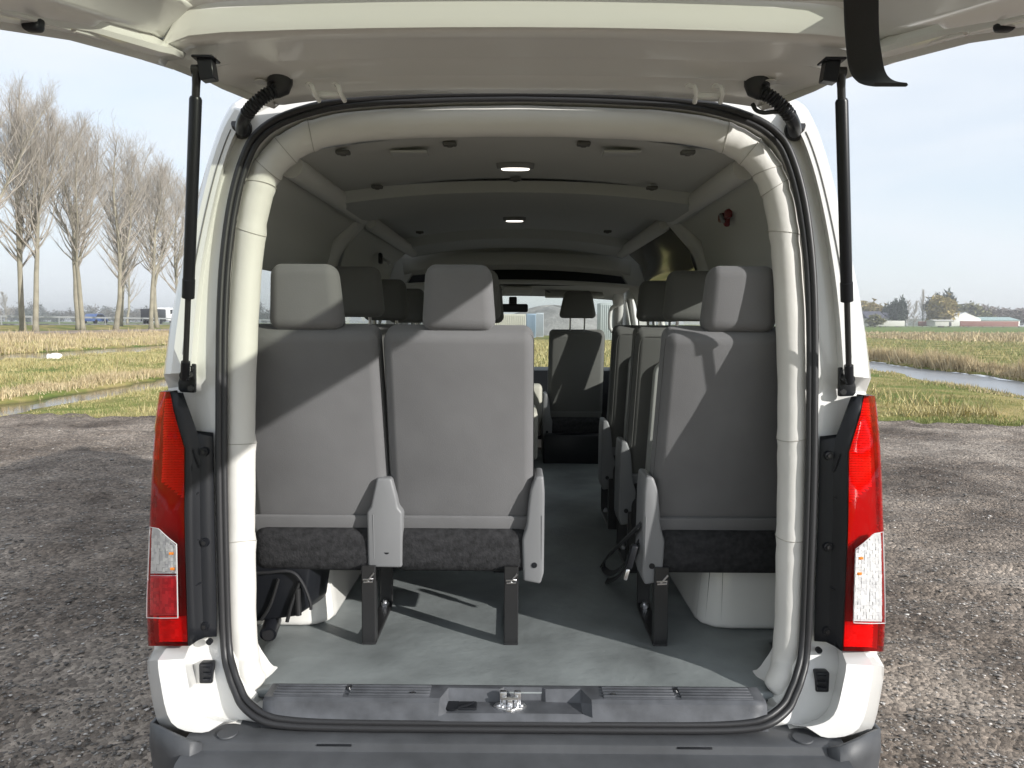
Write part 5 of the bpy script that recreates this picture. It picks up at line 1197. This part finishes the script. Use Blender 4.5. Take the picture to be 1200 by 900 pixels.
crate('site_fence', 560, 616, 88, 368, mat('fence_panel', (.52, .50, .44), .7), 'pale panel fence left of the blue container', 'fence', .3, 26)
crate('site_hut', 703, 722, 80, 355, mat('hut_grey', (.42, .45, .46), .6), 'grey blue hut seen at the right of the windscreen', 'hut', 3)

# ------------------------------------------------------------------ the winter haze over the polder
hm = bpy.data.materials.new('haze_air'); hm.use_nodes = True; N = hm.node_tree.nodes; L = hm.node_tree.links; N.clear()
o_ = N.new('ShaderNodeOutputMaterial'); pv = N.new('ShaderNodeVolumePrincipled'); pv.inputs['Color'].default_value = (.93, .95, .97, 1); pv.inputs['Density'].default_value = .0009; pv.inputs['Anisotropy'].default_value = .25
L.new(pv.outputs[0], o_.inputs['Volume'])
hz_o = box('haze', (0, 1200, 13), (5200, 4400, 31), hm, None, 0); tag(hz_o, kind='stuff'); hz_o['label'] = 'thin pale haze lying over the far fields and trees'
# ================================================================== LIGHT AND SKY
SA, SC = 1.42, .64
sd = Vector((SA, -1, SC)).normalized()
el = math.asin(sd.z); az = math.atan2(sd.x, sd.y)
sl = bpy.data.lights.new('sun', 'SUN'); so = bpy.data.objects.new('sun', sl); C.objects.link(so)
sl.energy = 3.2; sl.angle = R(.6); sl.color = (1, .972, .925); so.rotation_euler = (-sd).to_track_quat('-Z', 'Y').to_euler(); so.location = (10, -8, 12)
w = bpy.data.worlds.new('World'); scn.world = w; w.use_nodes = True; N = w.node_tree.nodes; L = w.node_tree.links
bg = N['Background']; bg.inputs['Strength'].default_value = .12
sky = N.new('ShaderNodeTexSky'); sky.sky_type = 'NISHITA'; sky.sun_disc = False; sky.sun_elevation = el; sky.sun_rotation = az; sky.air_density = 1.0; sky.dust_density = .8; sky.ozone_density = 2.0
tc = N.new('ShaderNodeTexCoord'); sx = N.new('ShaderNodeSeparateXYZ'); L.new(tc.outputs['Generated'], sx.inputs[0])
mp = N.new('ShaderNodeMapping'); mp.inputs['Scale'].default_value = (1.2, 1.6, 5.0); L.new(tc.outputs['Generated'], mp.inputs[0])
nz = N.new('ShaderNodeTexNoise'); nz.inputs['Scale'].default_value = 1.7; nz.inputs['Detail'].default_value = 8; nz.inputs['Roughness'].default_value = .52; nz.inputs['Distortion'].default_value = .4; L.new(mp.outputs[0], nz.inputs[0])
rp = N.new('ShaderNodeMapRange'); rp.inputs[1].default_value = .36; rp.inputs[2].default_value = .64; rp.inputs[3].default_value = .67; rp.inputs[4].default_value = .97; L.new(nz.outputs['Fac'], rp.inputs[0])
hz_ = N.new('ShaderNodeMapRange'); hz_.inputs[1].default_value = .0; hz_.inputs[2].default_value = .22; hz_.inputs[3].default_value = .55; hz_.inputs[4].default_value = 0; L.new(sx.outputs['Z'], hz_.inputs[0])
am = N.new('ShaderNodeMath'); am.operation = 'MAXIMUM'; L.new(rp.outputs[0], am.inputs[0]); L.new(hz_.outputs[0], am.inputs[1])
mx = N.new('ShaderNodeMix'); mx.data_type = 'RGBA'; L.new(am.outputs[0], mx.inputs[0]); L.new(sky.outputs[0], mx.inputs[6]); mx.inputs[7].default_value = (4.4, 4.66, 4.98, 1)
L.new(mx.outputs[2], bg.inputs['Color'])
scn.view_settings.view_transform = 'Standard'; scn.view_settings.look = 'None'; scn.view_settings.gamma = 1; scn.view_settings.exposure = .82
scn.cycles.max_bounces = 10; scn.cycles.transparent_max_bounces = 16; scn.cycles.diffuse_bounces = 5; scn.cycles.glossy_bounces = 4; scn.cycles.use_denoising = True; scn.cycles.sample_clamp_indirect = 6
